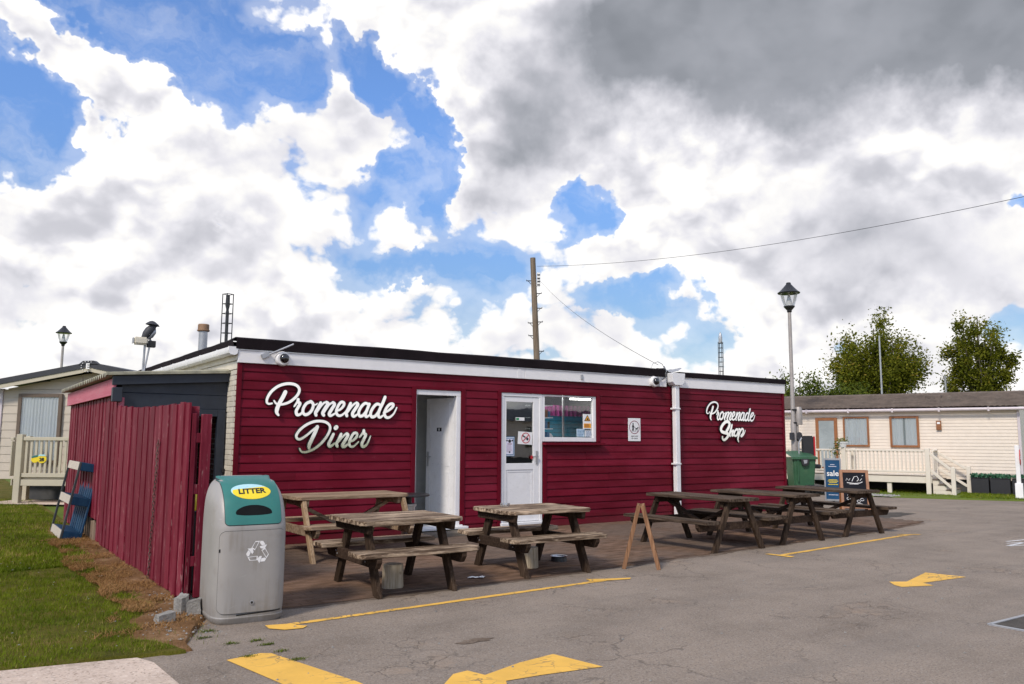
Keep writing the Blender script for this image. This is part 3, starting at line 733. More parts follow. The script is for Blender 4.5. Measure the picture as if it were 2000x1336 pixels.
# wall openings: x0, x1, z0, z1
D1 = (2.72, 3.70, 0., 2.33); D2 = (4.34, 5.30, 0., 2.33); WI = (5.30, 6.60, 1.405, 2.345)
rnd = random.Random(2)
for k in range(NB):
    z = .01+k*PITCH_B; zm = z+PITCH_B/2
    cuts = sorted([(o[0], o[1]) for o in (D1, D2, WI) if o[2] <= zm <= o[3]])
    x = .02; segs = []
    for a, b in cuts:
        if a-x > .02: segs.append((x, a))
        x = max(x, b)
    segs.append((x, 8.43))
    for a, b in segs:
        if b-a > 1.9 and (b-a > 3.2 or rnd.random() < .55):                       # boards come in lengths: one butt joint
            j = a+(b-a)*rnd.uniform(.3, .7); board(diner, 0, a, j-.0015, z); board(diner, 0, j+.0015, b, z)
        else: board(diner, 0, a, b, z)
for k in range(NB):
    j = rnd.uniform(9.2, 11.2); board(shop, 8.51, 8.59, j-.0015, .01+k*PITCH_B); board(shop, 8.51, j+.0015, 11.93, .01+k*PITCH_B)
def boxpart(name, parent, m, x0, x1, y0, y1, z0, z1, bevel=.004, ox=0, **kw):
    return obj(name, MB().box(x0-ox, x1-ox, y0, y1, z0, z1), m, parent, bevel=bevel, **kw)
# wall behind the boards
wl = MB()
for a, b, c, d in ((0, 2.72, 0, 2.56), (2.72, 3.70, 2.33, 2.56), (3.70, 4.34, 0, 2.56), (4.34, 6.60, 2.345, 2.56), (5.30, 6.60, 0, 1.405), (6.60, 8.51, 0, 2.56)):
    wl.box(a+.0005, b-.0005, .001, .10, c, d)
obj('wall', wl, M['clad_trim'], diner)
boxpart('wall', shop, M['clad_trim'], 8.512, 11.95, .001, .10, 0, 2.56, ox=8.51)
# trims round corner and openings
for x0, x1, z0, z1 in ((-.012, .05, 0, 2.56), (2.72, 2.795, .0, 2.33), (3.625, 3.70, 0, 2.33), (4.345, 4.415, 0, 2.33), (5.305, 5.37, 0, 1.40), (6.525, 6.60, 1.47, 2.345)):
    boxpart('trim', diner, M['clad_trim'], x0, x1, -.034, .012, z0, z1, .003)
for x0, x1, z0, z1 in ((2.797, 3.623, 2.285, 2.335), (4.417, 6.523, 2.295, 2.345)):
    boxpart('trim', diner, M['clad_trim'], x0, x1, -.032, .012, z0, z1, .003)
boxpart('trim', shop, M['clad_trim'], 11.90, 11.965, -.034, .05, 0, 2.56, .003, ox=8.51)
# fascia, felt edge, roof
boxpart('fascia', diner, M['fascia'], -.02, 4.88, -.055, .0, 2.545, 2.715)
boxpart('fascia', diner, M['fascia'], 4.884, 8.30, -.055, .0, 2.545, 2.715)
boxpart('fascia_bead', diner, M['upvc'], -.03, 8.30, -.066, .0, 2.717, 2.735, .003)
boxpart('fascia', shop, M['fascia'], 8.66, 11.97, -.055, .0, 2.545, 2.735, ox=8.51)
boxpart('fascia_bead', shop, M['upvc'], 8.66, 11.975, -.066, .0, 2.737, 2.752, .003, ox=8.51)
fe = MB(); NF = 48
def felt_edge(mb, x0, x1, zt, zb, seed):
    n = int((x1-x0)/.18)
    mb.grid(lambda u, v: (x0+(x1-x0)*u, [-.05, -.078, -.075, -.03, .35][int(v*4+.5)], [zb, zb, zt-.02, zt, zt-.015][int(v*4+.5)]+.008*fbm(x0+(x1-x0)*u, seed, .9)*(1 if v > .4 else .4)), n, 4)
felt_edge(fe, -.06, 8.24, 2.90, 2.737, 1.); obj('felt_edge', fe, M['felt'], diner, smooth=35)
fe = MB(); felt_edge(fe, 8.68-8.51, 11.99-8.51, 2.865, 2.754, 5.); obj('felt_edge', fe, M['felt'], shop, smooth=35)
rf = MB(); rf.box(-.03, 8.24, .352, 9.0, 2.78, 2.875); obj('roof', rf, M['felt'], diner)
rf = MB(); rf.box(.17, 3.48, .352, 9.0, 2.74, 2.84); obj('roof', rf, M['felt'], shop)
sf = MB(); sf.grid(lambda u, v: ([-.03, -.09, -.10, -.03][int(v*3+.5)], -.05+9.05*u, [2.76, 2.775, 2.86, 2.90][int(v*3+.5)]+.012*fbm(3., 9*u, 1.1)*(v > .5)), 50, 3)
obj('felt_edge', sf, M['felt'], diner, smooth=35)
for o, x0, x1 in ((diner, 0., 8.50), (shop, .005, 3.455)):
    bw = MB(); bw.box(x0+.001, x0+.1, .101, 9, 0, 2.78); bw.box(x1-.1, x1, .101, 9, 0, 2.74); bw.box(x0+.101, x1-.101, 8.9, 9, 0, 2.74)
    obj('wall', bw, M['mortar'] if o is diner else M['brick_white'], o)
# side wall: painted bricks, cream boards under the eaves, gutter
bk = MB(); bk.box(-.052, 0, -.105, .105, 0, .065); brick_w = mesh('brick', bk, M['brick_white'], bevel=.004); brick_b = mesh('brick', bk, M['brick_brown'], bevel=.004)
rnd = random.Random(6)
for k in range(33):
    y = .03+(.11 if k % 2 else 0)
    z = .004+k*.0745
    if k % 2: obj('brick', brick_w, parent=diner, loc=(.05, .052, z)).scale = (1, .45, 1)
    while y < 2.2:
        yy = y+.107
        inside = yy > .62
        if inside and (k > 27 or rnd.random() < .0): break
        obj('brick', brick_b if inside else brick_w, parent=diner, loc=(.05+rnd.uniform(-.003, .003), yy, z)); y += .22
boxpart('side_board', diner, M['cream_soffit'], -.012, .02, .002, 9, 2.46, 2.575)
boxpart('side_board', diner, M['cream_soffit'], -.03, .0, -.02, 9, 2.58, 2.755)
gt = MB(); prof = [(-.155, 2.755), (-.155, 2.71), (-.145, 2.675), (-.12, 2.655), (-.075, 2.65), (-.045, 2.665), (-.033, 2.70), (-.033, 2.75), (-.038, 2.75), (-.045, 2.70), (-.075, 2.665), (-.12, 2.668), (-.140, 2.69), (-.148, 2.755)]
gt.prism(prof, -.06, 8.9, lambda u, v, w: (u, w, v)); obj('gutter', gt, M['upvc'], diner, smooth=30)
for y in (-.05, .55, 1.5, 2.4, 3.3, 4.2, 5.2, 6.3, 7.4):
    gb = MB(); gb.prism([(a*1.0+(-.004 if a < -.1 else .003), b-.005) for a, b in prof[:8]]+[(-.033, 2.762), (-.158, 2.762)], y-.022, y+.022, lambda u, v, w: (u, w, v)); obj('gutter_bracket', gb, M['upvc'], diner)
# first doorway: frame, door swung inwards, passage
for x0, x1, z0, z1 in ((3.54, 3.622, .14, 2.20), (2.798, 3.622, 2.202, 2.283)):
    boxpart('door_frame', diner, M['upvc'], x0, x1, -.012, .075, z0, z1, .004)
boxpart('door_frame', diner, M['upvc'], 2.798, 2.83, .02, .09, .14, 2.20, .004)
boxpart('threshold', diner, M['upvc'], 2.78, 3.66, -.06, .12, .085, .14, .008)
boxpart('threshold', diner, M['upvc'], 2.74, 3.70, -.17, -.062, .085, .125, .006)
dl = MB(); dl.box(0, .70, -.022, .022, 0, 2.03); hinge = Matrix.Translation((3.565, .085, .15)) @ Matrix.Rotation(pi-R(80), 4, 'Z')
door1 = obj('door', dl, M['upvc'], diner, bevel=.004, mat4=hinge)
for z0, z1 in ((.10, .80), (.93, 1.93)):
    fr = MB()
    for s in (-1, 1):
        y0, y1 = (.0222, .029) if s > 0 else (-.029, -.0222)
        fr.box(.095, .605, y0, y1, z0-.02, z0); fr.box(.095, .605, y0, y1, z1, z1+.02); fr.box(.095, .115, y0, y1, z0+.0005, z1-.0005); fr.box(.585, .605, y0, y1, z0+.0005, z1-.0005)
    obj('panel_moulding', fr, M['upvc'], door1)
    pn = MB()
    for s in (-1, 1): pn.box(.118, .582, *((.0222, .025) if s > 0 else (-.025, -.0222)), z0+.003, z1-.003)
    obj('door_panel', pn, M['upvc'], door1)
h = MB()
for s in (-1, 1):
    h.box(.625, .665, *((.0225, .034) if s > 0 else (-.034, -.0225)), .90, 1.14); h.bar((.645, s*.034, 1.06), (.645, s*.06, 1.06), .02, .02); h.bar((.655, s*.062, 1.06), (.53, s*.062, 1.06), .018, .018)
obj('door_handle', h, M['alu'], door1, bevel=.002)
pl = MB()
for s in (-1, 1): pl.box(.30, .42, *((.0222, .027) if s > 0 else (-.027, -.0222)), 1.48, 1.54)
obj('name_plate', pl, M['ink'], door1)
obj('plate_figure', MB().box(.35, .372, .0275, .029, 1.49, 1.53), M['white_print'], door1)
# passage behind it
ps = MB(); ps.box(2.70, 4.20, 1.40, 1.45, .1, 2.5); ps.box(2.66, 2.70, .101, 1.45, .1, 2.5); ps.box(4.20, 4.24, .101, 1.45, .1, 2.5); ps.box(2.66, 4.24, .101, 1.45, 2.40, 2.44); ps.box(2.66, 4.24, .101, 1.45, .05, .10)
obj('passage', ps, M['grey_clad'], diner)
gb = MB(); gb.prism([(0, 0), (-.016, .0), (-.006, .125), (0, .125)], 0, 1, lambda u, v, w: (w, u, v)); grey_me = mesh('passage_board', gb, M['grey_clad'])
for k in range(17):
    o = obj('passage_board', grey_me, parent=diner, loc=(2.71, 1.399, .12+k*.128)); o.scale = (1.48, 1, 1)
# second door: frame, half-glazed leaf
for x0, x1, z0, z1 in ((4.417, 4.475, .12, 2.235), (5.225, 5.285, .12, 2.235), (4.417, 5.285, 2.237, 2.293)):
    boxpart('door_frame', diner, M['upvc'], x0, x1, -.014, .06, z0, z1, .004)
boxpart('threshold', diner, M['upvc'], 4.40, 5.30, -.07, .06, .07, .118, .006)
lf = MB()
for x0, x1, z0, z1 in ((4.478, 4.535, .125, 2.232), (5.10, 5.2235, .125, 2.2355), (4.5355, 5.0995, 2.145, 2.232), (4.5355, 5.0995, .99, 1.10), (4.5355, 5.0995, .125, .235)): lf.box(x0, x1, .0, .05, z0, z1)
door2 = obj('door', lf, M['upvc'], diner, bevel=.003)
boxpart('door_panel', door2, M['upvc'], 4.537, 5.098, .014, .034, .237, .988, .002)
for z0, z1 in ((.24, .975),):
    mb = MB(); mb.box(4.55, 5.085, .008, .0135, z0, z0+.022); mb.box(4.55, 5.085, .008, .0135, z1-.022, z1); mb.box(4.55, 4.572, .008, .0135, z0+.0225, z1-.0225); mb.box(5.063, 5.085, .008, .0135, z0+.0225, z1-.0225)
    obj('panel_moulding', mb, M['upvc'], door2)
boxpart('pane', door2, M['glass_dark'], 4.536, 5.099, .020, .026, 1.101, 2.144, 0)
boxpart('blind_edge', door2, M['ink'], 5.06, 5.098, .030, .036, 1.105, 2.14, 0)
h = MB(); h.box(5.15, 5.19, -.014, -.0005, 1.08, 1.31); h.bar((5.17, -.014, 1.21), (5.17, -.045, 1.21), .02, .02); h.bar((5.18, -.045, 1.21), (5.06, -.05, 1.21), .018, .02)
obj('door_handle', h, M['alu'], door2, bevel=.002)
# window beside it
wf = MB()
for x0, x1, z0, z1 in ((5.287, 5.345, 1.47, 2.292), (6.45, 6.52, 1.47, 2.292), (5.346, 6.449, 1.47, 1.545), (5.346, 6.449, 2.262, 2.292)): wf.box(x0, x1, -.008, .06, z0, z1)
win = obj('window', wf, M['upvc'], diner, bevel=.004)
boxpart('pane', win, M['glass'], 5.346, 6.449, .030, .036, 1.546, 2.261, 0)
boxpart('sill', diner, M['clad_trim'], 5.28, 6.66, -.115, .0, 1.405, 1.452, .006)
# steps
boxpart('step', diner, M['concrete_step'], 2.70, 3.74, -.42, -.175, .0, .075, .015)
boxpart('step', diner, M['concrete_step'], 4.36, 5.34, -.40, -.075, .0, .065, .015)
# inside of the shop seen through door and window
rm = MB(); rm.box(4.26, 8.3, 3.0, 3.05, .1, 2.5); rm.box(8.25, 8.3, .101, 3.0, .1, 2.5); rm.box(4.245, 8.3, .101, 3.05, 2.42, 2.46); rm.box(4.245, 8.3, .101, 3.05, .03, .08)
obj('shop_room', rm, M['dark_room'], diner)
t = thing('display_counter', 'bright blue counter back panel under a purple valance inside the shop window', 'counter', (5.9, .75, .09))
obj('panel', MB().box(.02, 1.3, .10, .14, 0, 1.93), M['shop_teal'], t); 
for k in range(9): obj('slat_groove', MB().box(.02, 1.3, .094, .0985, 1.32+k*.075, 1.325+k*.075), M['ink'], t)
obj('valance', MB().grid(lambda u, v: (-.02+1.34*u, .03+.012*sin(u*80), 1.86+.20*v), 90, 2), M['shop_purple'], t)
obj('post', MB().box(.40, .43, -.06, -.03, 0, 2.3), M['galv'], t)
obj('ledge', MB().box(-.5, 1.35, -.35, .0935, 1.40, 1.43), M['white_print'], t)
t = thing('tube_light', 'lit white tube lamp under the shop ceiling behind the window', 'lamp', (7.45, 1.6, 2.335))
em_, ge, be = new_mat('lit_tube_and_fill'); setp(ge, be, col=(.9, .9, .9), emis=(1, .97, .92), es=9.)
obj('tube', MB().cyl((-.25, 0, 0), (.3, 0, 0), .016, n=10), em_, t); obj('batten', MB().box(-.30, .35, -.03, .03, .018, .06), M['white_print'], t)
t = thing('added_fill_panel', 'added light panel above the window, unseen, to brighten the shop interior', 'lamp', (5.6, .9, 2.40))  # added unseen glowing panel that brightens the shop interior
obj('fill_glow', MB().box(-.7, .7, -.3, .3, 0, .015), em_, t)
t = thing('display_shelves', 'white shelf stack of packets just inside the window beside the door', 'shelf', (5.42, .30, .09))
for z in (1.40, 1.60, 1.80, 2.02): obj('shelf', MB().box(-.06, .34, 0, .3, z, z+.015), M['white_print'], t)
rnd = random.Random(4); packs = [M['red_print'], M['shop_purple'], M['blue_print'], M['paper_lilac'], M['oak'], M['ink']]
for z in (1.415, 1.615, 1.815):
    x = -.04
    while x < .27:
        w_ = rnd.uniform(.05, .09); o = obj('packet', MB().box(5.42+x, 5.42+x+w_-.008, .33, .40, .09+z, .09+z+rnd.uniform(.08, .15)), rnd.choice(packs))
        x += w_
        tag(o, '%s packet on the %s white shelf behind the shop window' % (['red', 'purple', 'blue', 'pale lilac', 'brown', 'black'][packs.index(o.data.materials[0])], {1.415: 'lowest', 1.615: 'middle', 1.815: 'topmost'}[z]), 'packet', 'packets on the shelves behind the window')
o = obj('sugar_bowl', MB().lathe([(.0, 0), (.10, 0), (.11, .03), (.075, .09), (.0, .12)], 16, (5.80, .52, 1.521)), M['white_print'], smooth=50); tag(o, 'white domed dish on the ledge behind the shop window', 'dish')

# ------------------------------------------------------------------ lettering on the wall
PROMENADE = [('P', [(0.04, 0.6, 0.6, [(0.478, 1.991), (0.431, 1.983), (0.403, 2.008), (0.411, 2.071), (0.462, 2.157), (0.548, 2.231), (0.646, 2.271), (0.742, 2.28), (0.822, 2.261), (0.866, 2.213), (0.86, 2.152), (0.812, 2.084), (0.735, 2.021), (0.657, 1.989), (0.591, 1.978), (0.537, 1.99), (0.506, 2.028)]), (0.057, 1, 0.5, [(0.664, 2.158), (0.633, 2.089), (0.592, 2.011), (0.559, 1.934), (0.549, 1.869), (0.577, 1.826)])]), ('r', [(0.029, 0.6, 1, [(0.8, 1.954), (0.832, 2.002), (0.853, 2.047)]), (0.045, 1, 0.6, [(0.856, 2.058), (0.857, 2.022), (0.886, 2.0), (0.857, 1.942), (0.833, 1.886), (0.849, 1.839), (0.895, 1.846), (0.931, 1.886)])]), ('o', [(0.043, 1, 1, [(1.046, 2.031), (0.987, 2.007), (0.943, 1.944), (0.934, 1.878), (0.97, 1.842), (1.026, 1.863), (1.071, 1.92), (1.086, 1.99), (1.055, 2.031), (1.038, 2.034)]), (0.021, 1, 0.6, [(1.074, 1.998), (1.115, 1.988), (1.149, 2.011)])]), ('m', [(0.048, 0.9, 0.9, [(1.198, 2.021), (1.158, 1.939), (1.125, 1.877), (1.134, 1.838)]), (0.03, 1, 1, [(1.142, 1.883), (1.209, 1.979), (1.255, 2.026)]), (0.051, 0.9, 0.9, [(1.285, 2.03), (1.309, 2.008), (1.27, 1.942), (1.234, 1.873), (1.25, 1.84)]), (0.03, 1, 1, [(1.254, 1.885), (1.322, 1.988), (1.368, 2.023)]), (0.049, 0.9, 0.5, [(1.386, 2.03), (1.411, 2.002), (1.371, 1.933), (1.334, 1.864), (1.359, 1.836), (1.427, 1.872)])]), ('e', [(0.042, 0.6, 0.5, [(1.44, 1.91), (1.498, 1.927), (1.554, 1.983), (1.561, 2.029), (1.516, 2.039), (1.47, 1.981), (1.444, 1.901), (1.467, 1.847), (1.519, 1.842), (1.578, 1.884), (1.619, 1.937)])]), ('n', [(0.05, 0.9, 0.9, [(1.668, 2.027), (1.637, 1.951), (1.603, 1.882), (1.613, 1.839)]), (0.031, 1, 1, [(1.621, 1.894), (1.692, 1.987), (1.74, 2.029)]), (0.05, 0.9, 0.5, [(1.762, 2.035), (1.784, 2.01), (1.74, 1.94), (1.701, 1.873), (1.724, 1.832), (1.794, 1.875)])]), ('a', [(0.045, 0.9, 0.9, [(1.955, 2.02), (1.902, 2.034), (1.841, 1.98), (1.802, 1.898), (1.82, 1.841), (1.876, 1.854), (1.93, 1.924), (1.963, 2.004)]), (0.046, 1, 0.5, [(1.972, 2.024), (1.936, 1.936), (1.913, 1.866), (1.933, 1.832), (2.001, 1.874)])]), ('d', [(0.046, 0.9, 0.9, [(2.164, 2.01), (2.099, 2.028), (2.037, 1.973), (1.997, 1.891), (2.015, 1.833), (2.078, 1.849), (2.14, 1.929)]), (0.049, 1, 0.5, [(2.231, 2.138), (2.195, 2.048), (2.149, 1.953), (2.123, 1.87), (2.152, 1.827), (2.219, 1.867)])]), ('e', [(0.045, 0.6, 0.45, [(2.212, 1.896), (2.289, 1.931), (2.363, 1.992), (2.371, 2.033), (2.319, 2.032), (2.264, 1.979), (2.227, 1.896), (2.252, 1.835), (2.311, 1.83), (2.384, 1.888), (2.434, 1.984)])])]
DINER = [('D', [(0.038, 0.6, 0.8, [(0.904, 1.357), (0.932, 1.314), (1.001, 1.306), (1.103, 1.342), (1.206, 1.413), (1.296, 1.514), (1.35, 1.615), (1.35, 1.685), (1.301, 1.732), (1.217, 1.753), (1.112, 1.746), (0.998, 1.7), (0.9, 1.624), (0.849, 1.546), (0.865, 1.497), (0.914, 1.492), (0.992, 1.539), (1.076, 1.609), (1.152, 1.671)]), (0.054, 1, 0.7, [(1.158, 1.669), (1.129, 1.593), (1.081, 1.487), (1.045, 1.404), (1.045, 1.358)])]), ('i', [(0.046, 0.9, 0.5, [(1.411, 1.567), (1.371, 1.483), (1.341, 1.416), (1.369, 1.388), (1.436, 1.433)]), (0.065, 1, 1, [(1.442, 1.657), (1.453, 1.668)])]), ('n', [(0.046, 0.9, 0.9, [(1.531, 1.568), (1.5, 1.495), (1.464, 1.427), (1.477, 1.387)]), (0.029, 1, 1, [(1.487, 1.45), (1.557, 1.529), (1.6, 1.569)]), (0.049, 0.9, 0.5, [(1.619, 1.575), (1.638, 1.55), (1.597, 1.473), (1.558, 1.405), (1.586, 1.382), (1.648, 1.425)])]), ('e', [(0.041, 0.6, 0.5, [(1.659, 1.45), (1.72, 1.473), (1.777, 1.528), (1.781, 1.58), (1.731, 1.579), (1.684, 1.507), (1.662, 1.439), (1.682, 1.389), (1.737, 1.389), (1.813, 1.456)])]), ('r', [(0.03, 0.6, 1, [(1.823, 1.519), (1.863, 1.568), (1.889, 1.612)]), (0.045, 1, 0.4, [(1.893, 1.623), (1.898, 1.58), (1.926, 1.56), (1.893, 1.485), (1.865, 1.419), (1.891, 1.382), (1.951, 1.422), (2.004, 1.541)])])]
SHOP = [('S', [(0.063, 1, 0.6, [(10.004, 1.695), (10.044, 1.739), (10.09, 1.8), (10.101, 1.857), (10.05, 1.897), (9.972, 1.883), (9.879, 1.814), (9.834, 1.736), (9.871, 1.685), (9.957, 1.664), (10.037, 1.647), (10.043, 1.6), (9.985, 1.543), (9.92, 1.517), (9.876, 1.543), (9.877, 1.581)])]), ('h', [(0.048, 0.8, 0.9, [(10.178, 1.832), (10.142, 1.74), (10.102, 1.652), (10.106, 1.598)]), (0.032, 1, 1, [(10.112, 1.652), (10.187, 1.714), (10.213, 1.714)]), (0.045, 0.9, 0.5, [(10.217, 1.713), (10.175, 1.644), (10.178, 1.605), (10.242, 1.632)])]), ('o', [(0.043, 1, 1, [(10.319, 1.742), (10.261, 1.697), (10.236, 1.636), (10.268, 1.603), (10.324, 1.621), (10.361, 1.681), (10.352, 1.732), (10.315, 1.743)])]), ('p', [(0.049, 0.8, 0.6, [(10.395, 1.747), (10.431, 1.725), (10.391, 1.637), (10.352, 1.549), (10.371, 1.481)]), (0.041, 1, 0.4, [(10.423, 1.69), (10.486, 1.751), (10.529, 1.727), (10.509, 1.656), (10.453, 1.607), (10.473, 1.596), (10.541, 1.643), (10.592, 1.723)])])]

def smooth_path(pts, n=7):
    """Catmull-Rom through the points"""
    P = [Vector(p) for p in pts]
    if len(P) == 2: return [P[0].lerp(P[1], i/4) for i in range(5)]
    out = []
    for i in range(len(P)-1):
        a = P[max(i-1, 0)]; b = P[i]; c = P[i+1]; d = P[min(i+2, len(P)-1)]
        for k in range(n):
            t = k/n; out.append(.5*((2*b)+(c-a)*t+(2*a-5*b+4*c-d)*t*t+(3*b-a-3*c+d)*t**3))
    return out+[P[-1]]
def stroke(mb, pts, width, t0, t1, yf, yb, grow=0., ramp=0.):
    """a brush stroke standing off the wall: front face at yf, back at yb, round ends, its width swelling in the middle"""
    P = smooth_path(pts); n = len(P); L = []; Rr = []
    for i, p in enumerate(P):
        d = (P[min(i+1, n-1)]-P[max(i-1, 0)]).normalized(); nn = Vector((-d.y, d.x)); u = i/(n-1)
        k = min(1, t0+(1-t0)*min(1, u/.22), t1+(1-t1)*min(1, (1-u)/.3))
        w = (width*k/2+grow)*1.0
        L.append(p+nn*w); Rr.append(p-nn*w)
        if i in (0, n-1): ends = None
    def cap(c, a, b):
        v = a-c; m_ = []
        for k in (1, 2, 3, 4):
            an = k*pi/5; m_.append(c+Vector((v.x*cos(an)-v.y*sin(an), v.x*sin(an)+v.y*cos(an))))
        return m_
    c0 = cap(P[0], L[0], Rr[0]); c1 = cap(P[-1], Rr[-1], L[-1])
    o = len(mb.v)
    for y in (yf, yb):
        mb.v += [(q.x, y-ramp*i, q.y) for i, q in enumerate(L)]+[(q.x, y-ramp*i, q.y) for i, q in enumerate(Rr)]+[(q.x, y, q.y) for q in c0]+[(q.x, y-ramp*n, q.y) for q in c1]
    m_ = 2*n+8
    def side(b, flip):
        f = [(b+i, b+i+1, b+n+i+1, b+n+i) for i in range(n-1)]
        f += [tuple([b+n]+[b+2*n+3-k for k in range(4)]+[b])] if False else [tuple([b]+[b+2*n+k for k in range(4)]+[b+n])]
        f += [tuple([b+2*n-1]+[b+2*n+4+k for k in range(4)]+[b+n-1])]
        return [x[::-1] for x in f] if flip else f
    loop = list(range(0, n))+[2*n+7-k for k in range(4)]+[n+i for i in range(n-1, -1, -1)]+[2*n+3-k for k in range(4)]
    mb.f += side(o, False)+side(o+m_, True)+[(o+loop[i], o+loop[(i+1) % len(loop)], o+m_+loop[(i+1) % len(loop)], o+m_+loop[i]) for i in range(len(loop))]

def sign(name, label, words_, xmap=lambda p: p):
    root = thing(name, label, 'sign', (0, 0, 0)); 
    for word in words_:
        for ch, ss in word['l']:
            f = word.get('f', lambda p: p); k = word.get('k', 1.)
            fr = MB(); bkm = MB()
            for i, (w_, a, b, pts) in enumerate(ss):
                q = [f(p) for p in pts]
                stroke(fr, q, w_*k, a, b, -.062-.0012*i, -.056, 0, .00002)
                stroke(bkm, q, w_*k, a, b, -.0545-.0006*i, -.026, .0085*k**.5, .00002)
            lt = obj('letter', fr, M['mirror'], root)
            obj('letter_backing_shadow', bkm, M['letter_black'], lt)  # black letter sides, widened to draw in their shadow too
    return root
sign('diner_sign', 'mirrored script lettering Promenade Diner raised on the burgundy wall', [dict(l=PROMENADE), dict(l=DINER)])
fs = lambda p: (9.42+(p[0]-.403)*.736, 2.288-(2.28-p[1])*.80)
sign('shop_sign', 'smaller mirrored script lettering Promenade Shop past the downpipe', [dict(l=PROMENADE, f=fs, k=.80), dict(l=SHOP)])

# ------------------------------------------------------------------ signs and posters
def wall_text(name, s, size, x, y, z, m, parent, **k):
    return obj(name, text_mb(s, size, WALLM(x, y, z), **k), m, parent, normals=False)
def disc(mb, x, z, r, y0, y1, n=32, sx=1.): return mb.prism([(x+r*sx*cos(2*pi*i/n), z+r*sin(2*pi*i/n)) for i in range(n)], y0, y1, XZ)
def ring(mb, x, z, r, t, y0, y1, n=40, sx=1.):
    for i in range(n):
        a, b = 2*pi*i/n, 2*pi*(i+1)/n
        mb.prism([(x+(r-t)*sx*cos(a), z+(r-t)*sin(a)), (x+r*sx*cos(a), z+r*sin(a)), (x+r*sx*cos(b), z+r*sin(b)), (x+(r-t)*sx*cos(b), z+(r-t)*sin(b))], y0, y1, XZ)
    return mb
t = thing('dog_sign', 'white plate with a figure walking a dog in a dark red ring, on burgundy boards', 'sign', (7.45, -.026, 1.70))
obj('plate', MB().box(-.158, .158, -.006, 0, -.215, .215), M['white_print'], t, bevel=.002)
obj('ring', ring(MB(), 0, .045, .125, .012, -.0075, -.0062, sx=1.05), M['darkred_print'], t)
fg = MB()
for p, q, w_ in (((-.035, .09), (-.035, .035), .03), ((-.035, .04), (-.06, -.03), .018), ((-.035, .04), (-.012, -.03), .018), ((-.03, .08), (.0, .04), .012), ((-.04, .08), (-.06, .045), .012), ((.0, .04), (.04, .03), .003)):
    fg.bar((p[0], -.007, p[1]), (q[0], -.007, q[1]), .0018, w_, (0, 1, 0) if False else (1, 0, 0.01))
fg = MB()
def stick(mb, p, q, w_, y=-.0085):
    d = Vector((q[0]-p[0], q[1]-p[1])); n_ = Vector((-d.y, d.x)).normalized()*w_/2
    mb.prism([(p[0]-n_.x, p[1]-n_.y), (q[0]-n_.x, q[1]-n_.y), (q[0]+n_.x, q[1]+n_.y), (p[0]+n_.x, p[1]+n_.y)], y, -.0063, XZ)
for p, q, w_ in (((-.035, .095), (-.035, .03), .028), ((-.035, .04), (-.065, -.035), .017), ((-.035, .04), (-.012, -.035), .017), ((-.03, .085), (.0, .04), .011), ((-.04, .085), (-.062, .045), .011), ((.0, .04), (.045, .03), .003)): stick(fg, p, q, w_)
disc(fg, -.035, .112, .015, -.0085, -.0063, 14)
obj('walker', fg, M['ink'], t)
fg = MB()
for p, q, w_ in (((.03, .018), (.075, .018), .024), ((.035, .01), (.03, -.035), .009), ((.07, .01), (.072, -.035), .009), ((.07, .02), (.088, .045), .014), ((.08, .045), (.102, .04), .013), ((.032, .02), (.018, .04), .006)): stick(fg, p, q, w_)
obj('dog_figure', fg, M['ink'], t)
for s_, z in (('KEEP DOGS', -.125), ('ON LEADS', -.165)): obj('lettering', text_mb(s_, .034, frame_m((0, -.0072, z), (1, 0, 0), (0, 0, 1)), bold=.0006), M['ink'], t, normals=False)

t = thing('notice', 'blue bordered notice taped low on the door glass', 'notice', (4.607, .0, 1.385))
obj('sheet', MB().box(-.108, .108, .012, .018, -.165, .165), M['blue_print'], t)
obj('page', MB().box(-.098, .098, .0095, .0115, -.155, .155), M['white_print'], t)
obj('page', MB().box(-.088, .088, .0075, .009, -.145, .145), M['blue_print'], t)
obj('page', MB().box(-.072, .072, .005, .007, -.132, .132), M['paper_lilac'], t)
mb = MB()
for x, z, r in ((0, .09, .03), (-.055, .10, .016), (.055, .10, .016)): disc(mb, x, z, r, .0035, .0048, 16)
obj('picture', mb, M['ink'], t)
mb = MB(); r_ = random.Random(3); mb.box(-.045, .045, .0035, .0047, .035, .048)
for k in range(6): mb.box(-.06, -.06+r_.uniform(.08, .12), .0035, .0047, .01-k*.02, .014-k*.02)
obj('text_lines', mb, M['darkred_print'], t)
disc_ = disc(MB(), 0, -.095, .016, .0035, .0048, 14); obj('picture', disc_, M['ink'], t)

t = thing('no_smoking_poster', 'white no smoking poster with red ring hung askew on the door glass', 'poster', (4.937, .0, 1.53))
tl = Matrix.Rotation(R(3), 4, 'Y')
def rot(mb): return mb.move(tl)
obj('sheet', rot(MB().box(-.150, .150, .010, .016, -.11, .105)), M['white_print'], t)
obj('ring', rot(ring(MB(), .01, 0, .092, .013, .0075, .0095)), M['red_print'], t)
mb = MB()
for p, q, w_ in (((-.055, .035), (.0, .01), .022), ((.03, -.03), (.06, .0), .04), ((-.045, .05), (-.06, .03), .012)):
    d = Vector((q[0]-p[0], q[1]-p[1])); n_ = Vector((-d.y, d.x)).normalized()*w_/2
    mb.prism([(p[0]-n_.x, p[1]-n_.y), (q[0]-n_.x, q[1]-n_.y), (q[0]+n_.x, q[1]+n_.y), (p[0]+n_.x, p[1]+n_.y)], .0078, .0095, XZ)
obj('cigarette', rot(mb), M['ink'], t)
mb = MB(); p, q = Vector((-.055, -.062)), Vector((.075, .062)); d = q-p; n_ = Vector((-d.y, d.x)).normalized()*.007
mb.prism([tuple(p-n_), tuple(q-n_), tuple(q+n_), tuple(p+n_)], .0058, .0073, XZ); obj('bar', rot(mb), M['red_print'], t)

